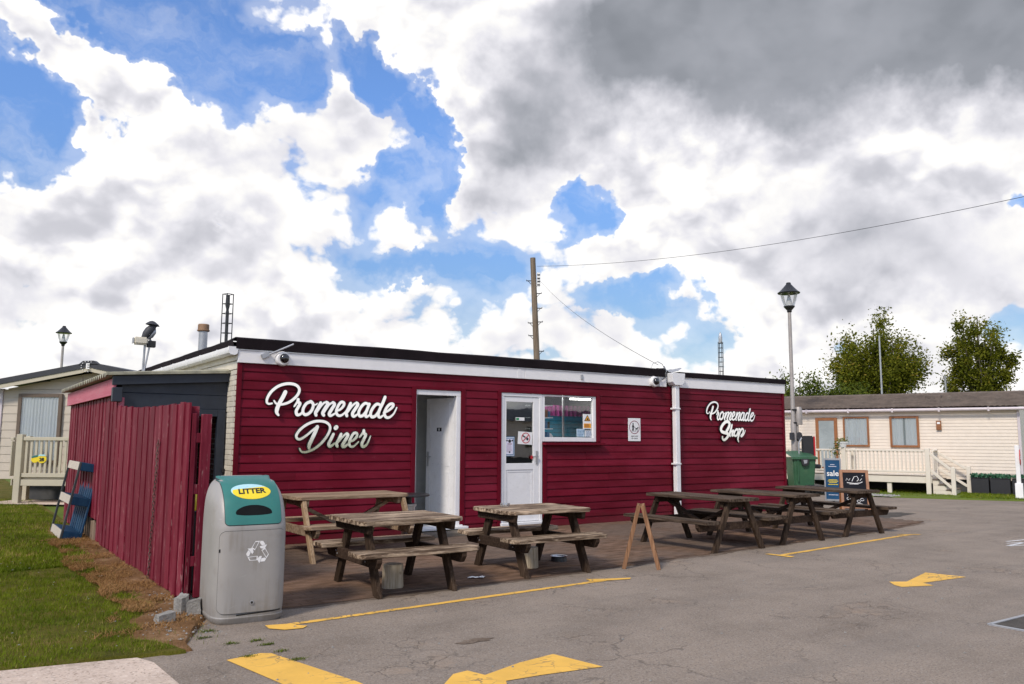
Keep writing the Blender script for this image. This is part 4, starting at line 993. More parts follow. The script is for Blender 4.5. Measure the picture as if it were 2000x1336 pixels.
t = thing('door_sticker', 'small white and green strip sticker high on the door glass', 'sticker', (4.81, .0, 1.853))
obj('strip', MB().box(-.075, .11, .012, .018, -.028, .028), M['white_print'], t)
obj('panel', MB().box(-.065, -.005, .0095, .0115, -.019, .019), M['green_print'], t)
obj('end', MB().box(-.108, -.0755, .012, .018, -.028, .028), M['ink'], t)
o = obj('door_tag', MB().prism([(5.045, 1.175), (5.075, 1.165), (5.10, 1.20), (5.085, 1.225), (5.06, 1.235), (5.04, 1.205)], -.006, -.001, XZ), M['red_print']); tag(o, 'red tag hanging by the handle of the half glazed door', 'tag')

t = thing('warning_poster', 'white poster with yellow warning triangle above an orange block in the window', 'poster', (6.337, .0, 1.835))
obj('sheet', MB().box(-.10, .10, .020, .026, -.135, .135), M['white_print'], t)
obj('triangle', MB().prism([(-.075, .01), (.075, .01), (0, .12)], .0165, .0195, XZ), M['ink'], t)
obj('triangle', MB().prism([(-.055, .020), (.055, .020), (0, .10)], .0145, .016, XZ), M['orange_print'], t)
mb = MB(); mb.prism([(-.02, .03), (.025, .03), (.01, .065), (-.018, .055)], .0125, .014, XZ); obj('symbol', mb, M['ink'], t)
obj('panel', MB().box(-.085, .085, .0165, .0195, -.115, -.035), M['orange_print'], t)
mb = MB()
for k in range(4): mb.box(-.07, .03+.01*(k % 3), .0145, .016, -.055-k*.015, -.050-k*.015)
obj('text_lines', mb, M['darkred_print'], t)
for x0, x1, z0, z1, lab, mt, sd_ in ((6.09, 6.268, 1.56, 1.70, 'pale blue printed card low in the window under the warning poster', M['paper_blue'], 1), (6.285, 6.438, 1.56, 1.672, 'white printed card in the lowest corner of the window', M['white_print'], 2)):
    t = thing('window_card', lab, 'card', (x0, 0, z0))
    obj('sheet', MB().box(0, x1-x0, .020, .026, 0, z1-z0), mt, t)
    mb = MB(); r_ = random.Random(sd_)
    for k in range(5):
        x = .012
        while x < x1-x0-.03:
            w_ = r_.uniform(.01, .035); mb.box(x, min(x+w_, x1-x0-.01), .0165, .0195, (z1-z0)*(k+.35)/5.4, (z1-z0)*(k+.8)/5.4); x += w_+.012
    obj('text_lines', mb, M['blue_print'], t)

# ------------------------------------------------------------------ fixings on the front wall
def dome_cam(x, z, lab, cable=False):
    t = thing('security_camera', lab, 'camera', (x, -.056, z), group='dome cameras on the fascia')
    obj('housing', MB().lathe([(.0, 0), (.105, 0), (.108, .02), (.098, .05), (.085, .062), (.0, .062)], 28).move(Matrix.Rotation(R(90), 4, 'X')), M['fascia'], t, smooth=40)
    obj('dome', MB().lathe([(.068, .0622), (.066, .085), (.055, .105), (.035, .12), (.0, .127)], 24).move(Matrix.Translation((.012, 0, .004)) @ Matrix.Rotation(R(90), 4, 'X')), M['dome'], t, smooth=60)
    if cable:
        obj('cable', MB().tube([(.1, -.03, .03), (.16, -.03, .06), (.22, -.03, .05), (.30, -.03, .10), (.33, -.02, .18), (.31, -.02, .26)], .008, 6), M['ink'], t, smooth=60)
        obj('junction_box', MB().box(.12, .18, -.05, 0, .02, .08), M['galv'], t, bevel=.005)
        obj('cable', MB().tube([(.14, -.02, .02), (.145, -.012, -.05), (.14, -.012, -.11)], .005, 6), M['ink'], t, smooth=60)
    return t
dome_cam(.60, 2.63, 'dark dome camera on the fascia by the gutter corner')
dome_cam(7.94, 2.63, 'dark dome camera with cables beside the rainwater hopper', True)
t = thing('flag_bracket', 'pale metal flagpole bracket sloping up from the fascia', 'bracket', (.36, -.056, 2.67))
obj('rod', MB().tube([(.02, -.03, 0), (.36, -.12, .17)], .013, 8), M['galv'], t, smooth=40)
obj('base', MB().box(-.07, .05, -.045, 0, -.035, .035).move(Matrix.Rotation(R(-26), 4, 'Y')), M['galv'], t, bevel=.004)
o = obj('wall_clip', MB().box(6.12, 6.17, -.075, -.056, 2.59, 2.68), M['galv'], bevel=.004); tag(o, 'small grey metal clip on the white fascia above the window', 'clip')
o = obj('joint_cover', MB().box(4.72, 4.79, -.0625, -.056, 2.545, 2.714), M['fascia'], bevel=.002); tag(o, 'pale upright joint strip on the white fascia above the glazed door', 'strip')
t = thing('downpipe', 'white square rainwater downpipe with hopper between diner and shop', 'downpipe', (8.5, -.10, 0))
obj('pipe', MB().box(-.055, .055, -.05, .05, .03, 2.62), M['upvc'], t, bevel=.008)
obj('hopper', MB().prism([(-.10, 2.58), (-.16, 2.64), (-.185, 2.80), (-.185, 2.815), (.185, 2.815), (.185, 2.80), (.16, 2.64), (.10, 2.58)], -.09, .085, XZ), M['upvc'], t, bevel=.006)
for z in (1.05, 2.12):
    obj('pipe_bracket', MB().box(-.10, .066, -.06, .056, z-.015, z+.015), M['upvc'], t, bevel=.003)
t = thing('roof_valley', 'crumpled grey flashing and loose cables in the gap between the two roofs', 'flashing', (8.45, -.02, 2.80))
obj('flashing', MB().grid(lambda u, v: (-.24+.50*u, -.06+.5*v, .10*abs(u-.45)*2+.025*fbm(u*3, v*2, 1.7)+.02), 14, 8), M['galv'], t, smooth=50)
obj('cable', MB().tube([(-.25, -.03, .0), (-.2, -.03, .10), (-.22, 0, .19), (-.30, .05, .24), (-.38, .1, .20), (-.43, .1, .12)], .007, 6), M['galv'], t, smooth=60)
obj('cable', MB().tube([(-.2, -.04, -.06), (-.17, -.05, .06), (-.21, -.03, .15)], .016, 6), M['galv'], t, smooth=60)

# ------------------------------------------------------------------ lean-to, its boards and the fence that runs on from it
shed = thing('lean_to', 'lean-to shed with navy front, mossy corrugated roof and red boarded side', 'shed', (-1.42, .46, 0))
def SX(x): return x+1.42
def SY(y): return y-.46
def roof_z(x): return 2.335+.115*(x+1.55)/1.5
rs = MB(); n = 130
rs.grid(lambda u, v: (SX(-1.60+1.58*u), SY(.36+5.0*v), roof_z(-1.60+1.58*u)+.030*sin(v*5.0/.19*2*pi)), 6, n*2)
rs.grid(lambda u, v: (SX(-1.60+1.58*u), SY(.36+5.0*v), roof_z(-1.60+1.58*u)-.009+.030*sin(v*5.0/.19*2*pi)), 6, n*2)
rs.grid(lambda u, v: (SX(-1.60), SY(.36+5.0*u), roof_z(-1.60)-.009*v+.030*sin(u*5.0/.19*2*pi)), n*2, 1)
obj('roof', rs, M['roof_sheet'], shed, smooth=50, normals=False)
ed = MB(); ed.add([(SX(-1.6), SY(.335), 2.318), (SX(.07), SY(.335), 2.425), (SX(.07), SY(.335), 2.46), (SX(-1.6), SY(.335), 2.352), (SX(-1.6), SY(.42), 2.318), (SX(.07), SY(.42), 2.425), (SX(.07), SY(.42), 2.46), (SX(-1.6), SY(.42), 2.352)], [(0, 1, 2, 3), (4, 5, 6, 7), (0, 1, 5, 4), (2, 3, 7, 6), (0, 3, 7, 4), (1, 2, 6, 5)])
obj('roof_edge', ed, M['roof_sheet'], shed)
ed = MB(); ed.add([(SX(-1.52), SY(.38), 2.19), (SX(.04), SY(.38), 2.30), (SX(.04), SY(.38), 2.42), (SX(-1.52), SY(.38), 2.314), (SX(-1.52), SY(.43), 2.19), (SX(.04), SY(.43), 2.30), (SX(.04), SY(.43), 2.42), (SX(-1.52), SY(.43), 2.314)], [(0, 1, 2, 3), (4, 5, 6, 7), (0, 1, 5, 4), (2, 3, 7, 6), (0, 3, 7, 4), (1, 2, 6, 5)])
obj('fascia', ed, M['navy'], shed, bevel=.004)
for z0, z1 in ((2.10, 2.30), (1.90, 2.0995)):
    mb = MB(); mb.box(SX(-1.40), SX(.0), SY(.46), SY(.49), z0, z1); obj('front_board', mb, M['navy'], shed, bevel=.006)
for k in range(9): obj('front_board', MB().box(SX(-1.40), SX(-.78), SY(.46), SY(.49), .08+k*.2, .275+k*.2), M['navy'], shed, bevel=.006)
for x0, x1, z0, z1 in ((-.78, -.68, 0, 1.90), (-.13, -.02, 0, 1.90), (-.68, -.13, 1.80, 1.90)): boxpart('door_jamb', shed, M['navy'], SX(x0), SX(x1), SY(.43), SY(.52), z0, z1, .005)
boxpart('back_wall', shed, M['dark_room'], SX(-1.38), SX(-.01), SY(5.1), SY(5.15), 0, 2.3, 0)
obj('latch', MB().box(SX(-.045), SX(.02), SY(.39), SY(.425), 1.02, 1.07), M['ink'], shed, bevel=.006)
obj('end_block', MB().box(SX(-1.52), SX(-1.40), SY(.33), SY(.44), 1.97, 2.16), M['navy'], shed, bevel=.006)
obj('post', MB().box(SX(-1.43), SX(-1.36), SY(.40), SY(.458), 1.70, 2.03), M['pink'], shed, bevel=.004)
obj('side_fascia', MB().add([(SX(-1.50), SY(y), z) for y, z in ((.40, 2.06), (5.3, 2.06), (5.3, 2.285), (.40, 2.285))]+[(SX(-1.47), SY(y), z) for y, z in ((.40, 2.06), (5.3, 2.06), (5.3, 2.285), (.40, 2.285))], [(0, 1, 2, 3), (7, 6, 5, 4), (0, 1, 5, 4), (2, 3, 7, 6), (0, 3, 7, 4), (1, 2, 6, 5)]), M['pink'], shed, bevel=.003)
fence = thing('board_fence', 'weathered red close boarded fence standing between lawn and terrace', 'fence', (-1.42, -1.5, 0))
rnd = random.Random(13)
def plank(parent, oy, y0, y1, z0, z1, dx, m, skew=0.):
    x0, x1 = -1.432+dx+1.42, -1.41+dx+1.42
    mb = MB(); s = skew
    mb.add([(x0, y0-oy, z0), (x1, y0-oy, z0), (x1, y1-oy, z0), (x0, y1-oy, z0), (x0, y0-oy+s, z1), (x1, y0-oy+s, z1), (x1, y1-oy+s, z1+s), (x0, y1-oy+s, z1+s)], [(0, 1, 2, 3), (4, 7, 6, 5), (0, 4, 5, 1), (1, 5, 6, 2), (2, 6, 7, 3), (3, 7, 4, 0)])
    return obj('plank', mb, m, parent, bevel=.002)
y = -3.44; k = 0
while y < .40:
    w_ = rnd.choice((.10, .15, .15, .20, .22)); y1 = min(y+w_, .43)
    u = (y+3.44)/3.84; zt = 1.835+.085*u-.03*sin(pi*u)+rnd.uniform(-.008, .008)
    plank(fence, -1.5, y, y1-.004-(.006 if rnd.random() < .3 else 0), rnd.uniform(.02, .05), zt, (-.010 if k % 2 else .0)+rnd.uniform(-.003, .003), M['fence'], rnd.uniform(-.006, .006)); y = y1; k += 1
y = .44
while y < 5.25:
    w_ = rnd.choice((.10, .15, .15, .20)); y1 = y+w_
    rot_ = 1.6 < y < 2.9
    if rot_:
        plank(shed, .46, y, y1-.004, .02, .30+rnd.uniform(-.02, .02), -.002, M['fence_rot']); z0 = .31
    else: z0 = rnd.uniform(.02, .06)
    plank(shed, .46, y, y1-.004, z0+(.02 if rot_ else 0), 2.10, (-.010 if k % 2 else .0)+rnd.uniform(-.003, .003), M['fence']); y = y1; k += 1
for y in (-3.3, -1.5, .3): obj('post', MB().box(.03, .11, y+1.5-.04, y+1.5+.04, 0, 1.8), M['fence'], fence, bevel=.004)
for z in (.4, 1.4): obj('rail', MB().box(.012, .05, -1.9, 1.9, z, z+.08), M['fence'], fence, bevel=.004)
gate = thing('gate_frame', 'open red timber gate frame of uprights and short rails beside the litter bin', 'gate', (-1.30, -3.42, 0))
for x0, x1, zt in ((-.095, -.055, 1.73), (-.01, .085, 1.725)): obj('upright', MB().box(x0, x1, -.02, .02, .03, zt), M['fence'], gate, bevel=.004)
for z in (1.50, 1.02, .36): obj('rail', MB().box(-.054, -.011, -.015, .03, z-.045, z+.045), M['fence'], gate, bevel=.003)
# chain hanging down the boards
ch = MB()
p0, p1 = Vector((-1.462, -2.33, 1.48)), Vector((-1.462, -2.19, .06)); n = 38
for i in range(n):
    a = p0.lerp(p1, i/n); b = p0.lerp(p1, (i+1.35)/n); a.y += .012*sin(i*.5); b.y += .012*sin((i+1)*.5)
    d = (b-a).normalized(); s_ = (Vector((1, 0, 0)) if i % 2 else Vector((0, 1, 0))); c = (a+b)/2; L = (b-a).length/2
    ch.tube([c+d*(L*sin(t_))+s_*(.011*cos(t_)) for t_ in [q*2*pi/10 for q in range(10)]], .0042, 5, True)
o = obj('chain', ch, M['chain'], smooth=60); tag(o, 'rusty chain hanging down the red fence boards', 'chain')
# odds and ends kept behind the gate
o = obj('tarpaulin', MB().grid(lambda u, v: (-1.36+.26*u, -2.9+.2*v+.05*sin(u*9), .30+.62*v+.06*fbm(u*4, v*4)), 14, 14), M['tarp'], smooth=60); tag(o, 'crumpled blue tarpaulin glimpsed through the gate frame', 'tarpaulin')
o = obj('yellow_bag', MB().lathe([(.0, 0), (.09, .02), (.11, .10), (.08, .18), (.03, .22), (.0, .22)], 12, (-1.27, -3.05, .78)), M['yellow_label'], smooth=60); tag(o, 'small yellow bag glimpsed through the gate frame', 'bag')
o = obj('white_sheet', MB().box(-1.37, -1.29, -2.95, -2.93, 1.05, 1.50), M['upvc']); tag(o, 'upright white panel glimpsed through the gate frame', 'panel')
o = obj('crate', MB().box(-1.36, -.95, -3.1, -2.5, .02, .78), M['ink'], bevel=.02); tag(o, 'dark storage crate behind the gate frame', 'crate')

# ------------------------------------------------------------------ litter bin
lb = thing('litter_bin', 'grey plastic litter bin with teal hood panel and yellow LITTER label', 'litter bin', (-1.125, -4.28, 0), R(-3))
def lerp_tab(tab, z):
    for (a, va), (b, vb) in zip(tab, tab[1:]):
        if z <= b:
            t_ = (z-a)/(b-a); t_ = max(0, min(1, t_)); return va+(vb-va)*t_
    return tab[-1][1]
def sm_tab(tab, n=6):
    P = smooth_path(tab, n); return [(p.x, p.y) for p in P]
FR = sm_tab([(0, -.335), (.05, -.355), (.12, -.350), (.70, -.350), (.80, -.338), (.90, -.305), (1.0, -.250), (1.08, -.170), (1.13, -.085), (1.16, .0), (1.172, .10)])
BA = sm_tab([(0, .335), (.05, .345), (.70, .345), (.95, .34), (1.08, .32), (1.14, .27), (1.172, .20)])
HW = sm_tab([(0, .275), (.05, .298), (.35, .302), (.70, .302), (.90, .296), (1.0, .285), (1.08, .262), (1.13, .232), (1.172, .175)])
NN = 5.
def bin_pt(u, z, off=0., front=True):
    hw = lerp_tab(HW, z); f = lerp_tab(FR, z); b = lerp_tab(BA, z); yc = (f+b)/2; hd = (b-f)/2
    k = (1-abs(u)**NN)**(1/NN) if abs(u) < 1 else 0
    return Vector((u*hw, yc-hd*k if front else yc+hd*k, z))
def bin_off(u, z, off):
    e = .004; p = bin_pt(u, z); a = bin_pt(min(u+e, .999), z)-bin_pt(max(u-e, -.999), z); b = bin_pt(u, min(z+e, 1.171))-bin_pt(u, z-e)
    n_ = a.cross(b).normalized()
    if n_.y > 0 and z < 1.1: n_ = -n_
    if n_.z < -.2: n_ = -n_
    return p+n_*off
bm_ = MB(); us = [sin((i/24-.5)*pi)*.9999 for i in range(25)]
zs = sorted(set([0, .02, .05, .058, .064, .12]+[.12+.58*i/6 for i in range(7)]+[.70+.472*i/26 for i in range(27)]))
ringn = 48; vs = []
for z in zs:
    ins = .985 if .055 < z < .066 else 1.
    loop = [bin_pt(u, z) for u in us]+[bin_pt(u, z, 0, False) for u in us[::-1][1:-1]]
    vs += [Vector((p.x*ins, p.y*ins, p.z)) for p in loop]
nl = len(us)*2-2
fs = [(i*nl+k, i*nl+(k+1) % nl, (i+1)*nl+(k+1) % nl, (i+1)*nl+k) for i in range(len(zs)-1) for k in range(nl)]+[tuple(range((len(zs)-1)*nl, len(zs)*nl)), tuple(range(nl))[::-1]]
bm_.add(vs, fs); obj('body', bm_, M['bin_grey'], lb, smooth=40)
# arc length up the middle of the front, so that flat print can be wrapped over the hood
ARC = []; last = None; s_ = 0.
for i in range(200):
    z = .70+.47*i/199; p = bin_pt(0, z)
    if last is not None: s_ += (p-last).length
    last = p; ARC.append((s_, z))
ARC_MAX = ARC[-1][0]
def wrap(x, s, off):
    z = lerp_tab(ARC, s) if s >= 0 else .70+s
    return bin_off(x/lerp_tab(HW, z), z, off)
def patch(name, m, outline, off, parent=lb, rings=7, thick=None):
    """a thin piece of the outline's shape laid on the bin's surface"""
    n = len(outline); cx = sum(p[0] for p in outline)/n; cs = sum(p[1] for p in outline)/n
    mb = MB(); vs = [wrap(cx, cs, off)]
    for r in range(1, rings+1): vs += [wrap(cx+(x-cx)*r/rings, cs+(s-cs)*r/rings, off) for x, s in outline]
    fs = [(0, 1+i, 1+(i+1) % n) for i in range(n)]+[(1+(r-1)*n+i, 1+r*n+i, 1+r*n+(i+1) % n, 1+(r-1)*n+(i+1) % n) for r in range(1, rings) for i in range(n)]
    k = len(vs); vs += [wrap(x, s, -.004) for x, s in outline]
    fs += [(1+(rings-1)*n+i, k+i, k+(i+1) % n, 1+(rings-1)*n+(i+1) % n) for i in range(n)]
    return obj(name, mb.add(vs, fs), m, parent, smooth=35)
def rrect(x0, x1, s0, s1, r, n=5, k=10):
    pts = []
    for cx, cs, a0 in ((x1-r, s1-r, 0), (x0+r, s1-r, 90), (x0+r, s0+r, 180), (x1-r, s0+r, 270)):
        pts += [(cx+r*cos(R(a0+90*i/n)), cs+r*sin(R(a0+90*i/n))) for i in range(n+1)]
    out = []
    for a, b in zip(pts, pts[1:]+pts[:1]):
        d = hypot(a[0]-b[0], a[1]-b[1]); q = max(1, int(d/.03)); out += [(a[0]+(b[0]-a[0])*i/q, a[1]+(b[1]-a[1])*i/q) for i in range(q)]
    return out
patch('seam', M['ink'], rrect(-.232, .232, .085, ARC_MAX-.02, .035), .0015)
hp = patch('hood_panel', M['teal'], rrect(-.227, .227, .090, ARC_MAX-.025, .032), .006)
ell = lambda cx, cs, rx, rs, n=36: [(cx+rx*cos(2*pi*i/n), cs+rs*sin(2*pi*i/n)) for i in range(n)]
patch('label', M['sky_label'], ell(-.012, .396, .156, .082), .0075, hp)
patch('label', M['yellow_label'], [(x, s if s < .420+.12*(x+.05) else .420+.12*(x+.05)) for x, s in ell(0, .384, .158, .078)], .0090, hp)
tm = text_mb('LITTER', .072, bold=.0025); tm.v = [tuple(wrap(x*1.02, .386+y*1.05+.03*x, .0112)) for x, y, z in tm.v]
obj('lettering', tm, M['ink'], hp, normals=False)
ap = [(-.140, .175), (-.148, .19), (-.135, .215), (-.09, .240), (-.04, .252), (.0, .254), (.04, .252), (.09, .240), (.135, .215), (.148, .19), (.140, .175), (.08, .168), (0, .166), (-.08, .168)]
patch('aperture_shade', M['opening_shade'], [tuple(p) for p in smooth_path(ap+[ap[0]], 3)[:-1]], .0072, hp)  # flat dark patch painted for the shade inside the bin mouth
patch('seam', M['ink'], [(x, s) for x, s in rrect(-.266, .266, -.615, .045, .05)], .0012)
dp = patch('door_panel', M['bin_grey'], rrect(-.263, .263, -.612, .042, .048), .0045, rings=12)
rec = MB()
def rpoly(pts, off=.0062):
    global rec
    n = len(pts); rec.add([wrap(.035+x, -.135+s, off) for x, s in pts], [tuple(range(n))])
for k in range(3):
    a = R(-120*k)
    def rt(p): return (p[0]*cos(a)-p[1]*sin(a), p[0]*sin(a)+p[1]*cos(a))
    q = [(-.056, .034), (-.024, .090), (.012, .090), (-.026, .016)]
    c = (sum(p[0] for p in q)/4, sum(p[1] for p in q)/4)
    qi = [(c[0]+(x-c[0])*.72, c[1]+(y-c[1])*.76) for x, y in q]
    for i in range(4): rpoly([rt(q[i]), rt(q[(i+1) % 4]), rt(qi[(i+1) % 4]), rt(qi[i])])
    rpoly([rt(p) for p in ((.016, .090), (.040, .088), (.058, .058), (.030, .052), (.012, .075))], .0064)
    rpoly([rt(p) for p in ((.012, .046), (.072, .058), (.052, .022), (.020, .030))], .0066)
obj('recycling_symbol', rec, M['white_print'], dp)
lk = MB(); c = wrap(.0, -.535, .006); lk.cyl(c, c+Vector((0, -.006, 0)), .017, n=18); obj('lock', lk, M['galv'], dp, smooth=30)
lk = MB(); c = wrap(.0, -.535, .0125); lk.cyl(c, c+Vector((0, -.002, 0)), .010, n=14); obj('lock', lk, M['ink'], dp)
obj('finger_slot', MB().bar(wrap(-.26, -.10, .004), wrap(-.26, -.125, .004), .012, .012), M['ink'], lb)
lip = MB(); lip.grid(lambda u, v: tuple(wrap(-.12+.36*u, -.622-.012*v+.012*u, .012-.010*v)), 12, 2); obj('kick_lip', lip, M['ink'], lb)

# ------------------------------------------------------------------ picnic tables
def leg_prism(x, y0, y1, z1, hw, t): return MB().prism([(y0-hw, 0), (y0+hw, 0), (y1+hw, z1), (y1-hw, z1)], x-t/2, x+t/2, YZ)
def clip_plank(mb, x0, x1, y0, y1, z0, z1, c0=0, c1=0):
    """a board whose y0 / y1 corners are cut off by c0 / c1"""
    return mb.prism([p for p in ((x0+c0, y0), (x1-c0, y0), (x1, y0+c0), (x1, y1-c1), (x1-c1, y1), (x0+c1, y1), (x0, y1-c1), (x0, y0+c0))], z0, z1, XY)
def picnic(label, loc, rz, L, W, H, S, ntop, bL, bi, bo, bz, fx, mt, ml, mb_, group, th=.042, hw=.05, leg_top=.20, beam=.105, brace=True, clip=.045, outside=True, seed=1, nb=2):
    t = thing('picnic_table', label, 'picnic table', (*loc, 0), rz, group); rnd = random.Random(seed)
    w = W/ntop
    for i in range(ntop):
        y0 = -W/2+i*w; o = clip_plank(MB(), -L/2+rnd.uniform(-.006, .006), L/2+rnd.uniform(-.006, .006), y0+.003, y0+w-.003, H-th, H, clip if i == 0 else 0, clip if i == ntop-1 else 0)
        obj('tabletop_plank', o, mt, t, bevel=.006, seg=2)
    for s in (-1, 1):
        bw = (bo-bi)/nb
        for i in range(nb):
            a, b = sorted((s*(bi+i*bw), s*(bi+(i+1)*bw))); out = i == nb-1
            o = clip_plank(MB(), -bL/2+rnd.uniform(-.006, .006), bL/2, a+.003, b-.003, bz-th, bz, clip if (out and s < 0) else 0, clip if (out and s > 0) else 0)
            obj('bench_plank', o, mt, t, bevel=.006, seg=2)
    for e in (-1, 1):
        x = e*fx; xb = x+e*(.052 if outside else -.052)
        for s in (-1, 1): obj('leg', leg_prism(x, s*S/2, s*leg_top, H-th-.001, hw, .05), ml, t, bevel=.005)
        pr = [(-bo+.01, bz-th-.001), (bo-.01, bz-th-.001), (bo-.01, bz-th-.045), (bo-.06, bz-th-beam), (-bo+.06, bz-th-beam), (-bo+.01, bz-th-.045)]
        bm2 = obj('cross_beam', MB().prism(pr, xb-.026, xb+.026, YZ), mb_, t, bevel=.005)
        hwid = W/2-.04; pr = [(-hwid, H-th-.001), (hwid, H-th-.001), (hwid-.02, H-th-.085), (-hwid+.02, H-th-.085)]
        obj('top_cleat', MB().prism(pr, xb-.024, xb+.024, YZ), mb_, t, bevel=.005)
        for s in (-1, 1):
            yb = s*(leg_top+(S/2-leg_top)*(1-(bz-th-.05)/(H-th)))
            for d in (-.02, .02):
                x1 = xb+e*.0262
                obj('bolt', MB().cyl((x1, yb+d, bz-th-.05+d*.6), (x1+e*.006, yb+d, bz-th-.05+d*.6), .009, n=8), M['galv'], bm2)
        if brace:
            obj('brace', MB().bar((e*.03, 0, bz-th-.04), (x-e*.03, 0, H-th-.06), .045, .055, (0, 1, 0)), mb_, t, bevel=.004)
    if brace: obj('stretcher', MB().box(-fx+.03, fx-.03, -.04, .04, bz-th-beam+.02, bz-th-.02), mb_, t, bevel=.004)
    return t
GRP = 'picnic tables along the terrace'
T2 = picnic('dark weathered picnic table with pale log beneath its front bench, nearest the yellow road line', (.595, -3.74), R(-1.5), 1.12, .94, .712, 1.03, 5, 1.30, .34, .67, .43, .405, M['wood_top'], M['wood_dark'], M['wood_dark_x'], GRP, hw=.06, leg_top=.21, seed=1, brace=False)
T3 = picnic('dark weathered picnic table with glass ashtray on top, standing before the glazed door', (2.44, -3.60), R(-2.), 1.12, .90, .712, 1.03, 5, 1.28, .34, .67, .43, .42, M['wood_top'], M['wood_dark'], M['wood_dark_x'], GRP, hw=.06, leg_top=.21, seed=2, brace=False)
T1 = picnic('pale new timber picnic table close to the wall beneath the diner lettering', (1.13, -1.18), R(0), 1.55, .78, .775, 1.46, 4, 1.55, .42, .74, .44, .69, M['wood_light'], M['wood_light_z'], M['wood_light'], GRP, hw=.045, leg_top=.33, seed=3, outside=False)
for i, (x, y, lab) in enumerate(((5.785, -3.17, 'dark slatted picnic table end on to the road beside the empty board frame'), (7.303, -3.085, 'dark slatted picnic table in the middle of the three set side by side'), (9.039, -3.0, 'dark slatted picnic table in front of the green bin and chalkboard'))):
    if i == 0: T4 = picnic(lab, (x, y), R(90), 1.60, .64, .715, .99, 5, 1.60, .50, .78, .43, .68, M['wood_top2'], M['wood_dark'], M['wood_dark_x'], GRP, hw=.047, leg_top=.17, seed=4, clip=.01, outside=False, beam=.10); T4.location.x = x
    else:
        c = copy_tree(T4); c.location = (x, y, 0); c['label'] = lab; c.rotation_euler = (0, 0, R((91.2, 89.)[i-1]))
o = obj('ashtray', MB().lathe([(0, 0), (.055, 0), (.062, .035), (.052, .035), (.045, .012), (0, .012)], 20, (2.25, -3.33, .7125)), M['clear'], smooth=40); tag(o, 'clear glass ashtray on the dark picnic table by the glazed door', 'ashtray')
# logs, dog bowl, round table
def log(label, x, y, r, h, seed, notch=True):
    t = thing('log', label, 'log', (x, y, .012), R(seed*40)); rnd = random.Random(seed)
    k = 20; rad = [r*(1+.06*sin(3*2*pi*i/k+seed)+rnd.uniform(-.02, .02)) for i in range(k)]
    rad[3] *= .86; rad[11] *= .90
    mb = MB(); vs = [(rad[i]*s*cos(2*pi*i/k), rad[i]*s*sin(2*pi*i/k), z) for z, s in ((0, 1.0), (.02, 1.03), (h*.5, .98), (h-.01, .97), (h, .90)) for i in range(k)]
    mb.add(vs, [(j*k+i, j*k+(i+1) % k, (j+1)*k+(i+1) % k, (j+1)*k+i) for j in range(4) for i in range(k)]+[tuple(range(4*k, 5*k)), tuple(range(k))[::-1]])
    obj('trunk', mb, M['log'], t, smooth=50); return t
log('bleached split log standing beneath the front bench of the nearest dark table', .52, -3.86, .105, .235, 2)
log('pale round log beneath the dark table by the glazed door', 2.47, -3.56, .088, .235, 5)
t = thing('dog_bowl', 'steel dog bowl with dark base on the terrace pavers', 'bowl', (3.07, -3.32, .012))
obj('bowl', MB().lathe([(.0, .012), (.075, .012), (.092, .06), (.108, .064), (.100, .058), (.070, .030), (0, .026)], 24), M['alu'], t, smooth=40)
obj('base', MB().lathe([(.098, 0), (.105, 0), (.094, .052), (.090, .052), (.098, 0)], 24), M['black'], t, smooth=40)
t = thing('round_table', 'round black topped table on a steel drum between pale table and doorway', 'table', (2.43, -.52, .012))
obj('table_top', MB().lathe([(0, .645), (.29, .645), (.315, .655), (.315, .670), (.30, .680), (0, .682)], 32), M['black'], t, smooth=30)
obj('drum', MB().lathe([(0, 0), (.100, 0), (.105, .02), (.098, .30), (.100, .52), (.0, .52)], 24), M['alu'], t, smooth=30)
obj('rim', MB().lathe([(.100, .50), (.118, .505), (.118, .535), (.100, .54), (.1, .50)], 24), M['alu'], t, smooth=30)
obj('column', MB().cyl((0, 0, .52), (0, 0, .645), .05, n=16), M['black'], t, smooth=30)

# ------------------------------------------------------------------ boards standing on the ground
t = thing('board_stand', 'folding timber board stand with no panel, opened on the tarmac edge', 'sandwich board', (3.63, -4.20, 0), R(-44))
def stand_frame(t, sx, ang, m, ht=.735, w=.30, panel=None):
    """one leaf of an A-shaped stand; ang is its lean"""
    for y in (-w/2, w/2):
        obj('upright', MB().bar((sx*.02, y, ht), (sx*ang, y, 0), .046, .05, (0, 1, 0)), m, t, bevel=.002)
    for k in (.96, .30):
        a = Vector((sx*.02, 0, ht)).lerp(Vector((sx*ang, 0, 0)), 1-k); obj('rail', MB().box(a.x-.012, a.x+.012, -w/2+.0215, w/2-.0215, a.z-.03, a.z+.03), m, t, bevel=.002)
    if panel:
        a = Vector((sx*.02, 0, ht)).lerp(Vector((sx*ang, 0, 0)), .05); b = Vector((sx*.02, 0, ht)).lerp(Vector((sx*ang, 0, 0)), .68)
        obj('panel', MB().bar(a, b, .008, w-.045, (0, 1, 0)), panel, t)
stand_frame(t, -1, .205, M['wood_frame'], panel=M['chalk_black']); stand_frame(t, 1, .20, M['wood_frame'])
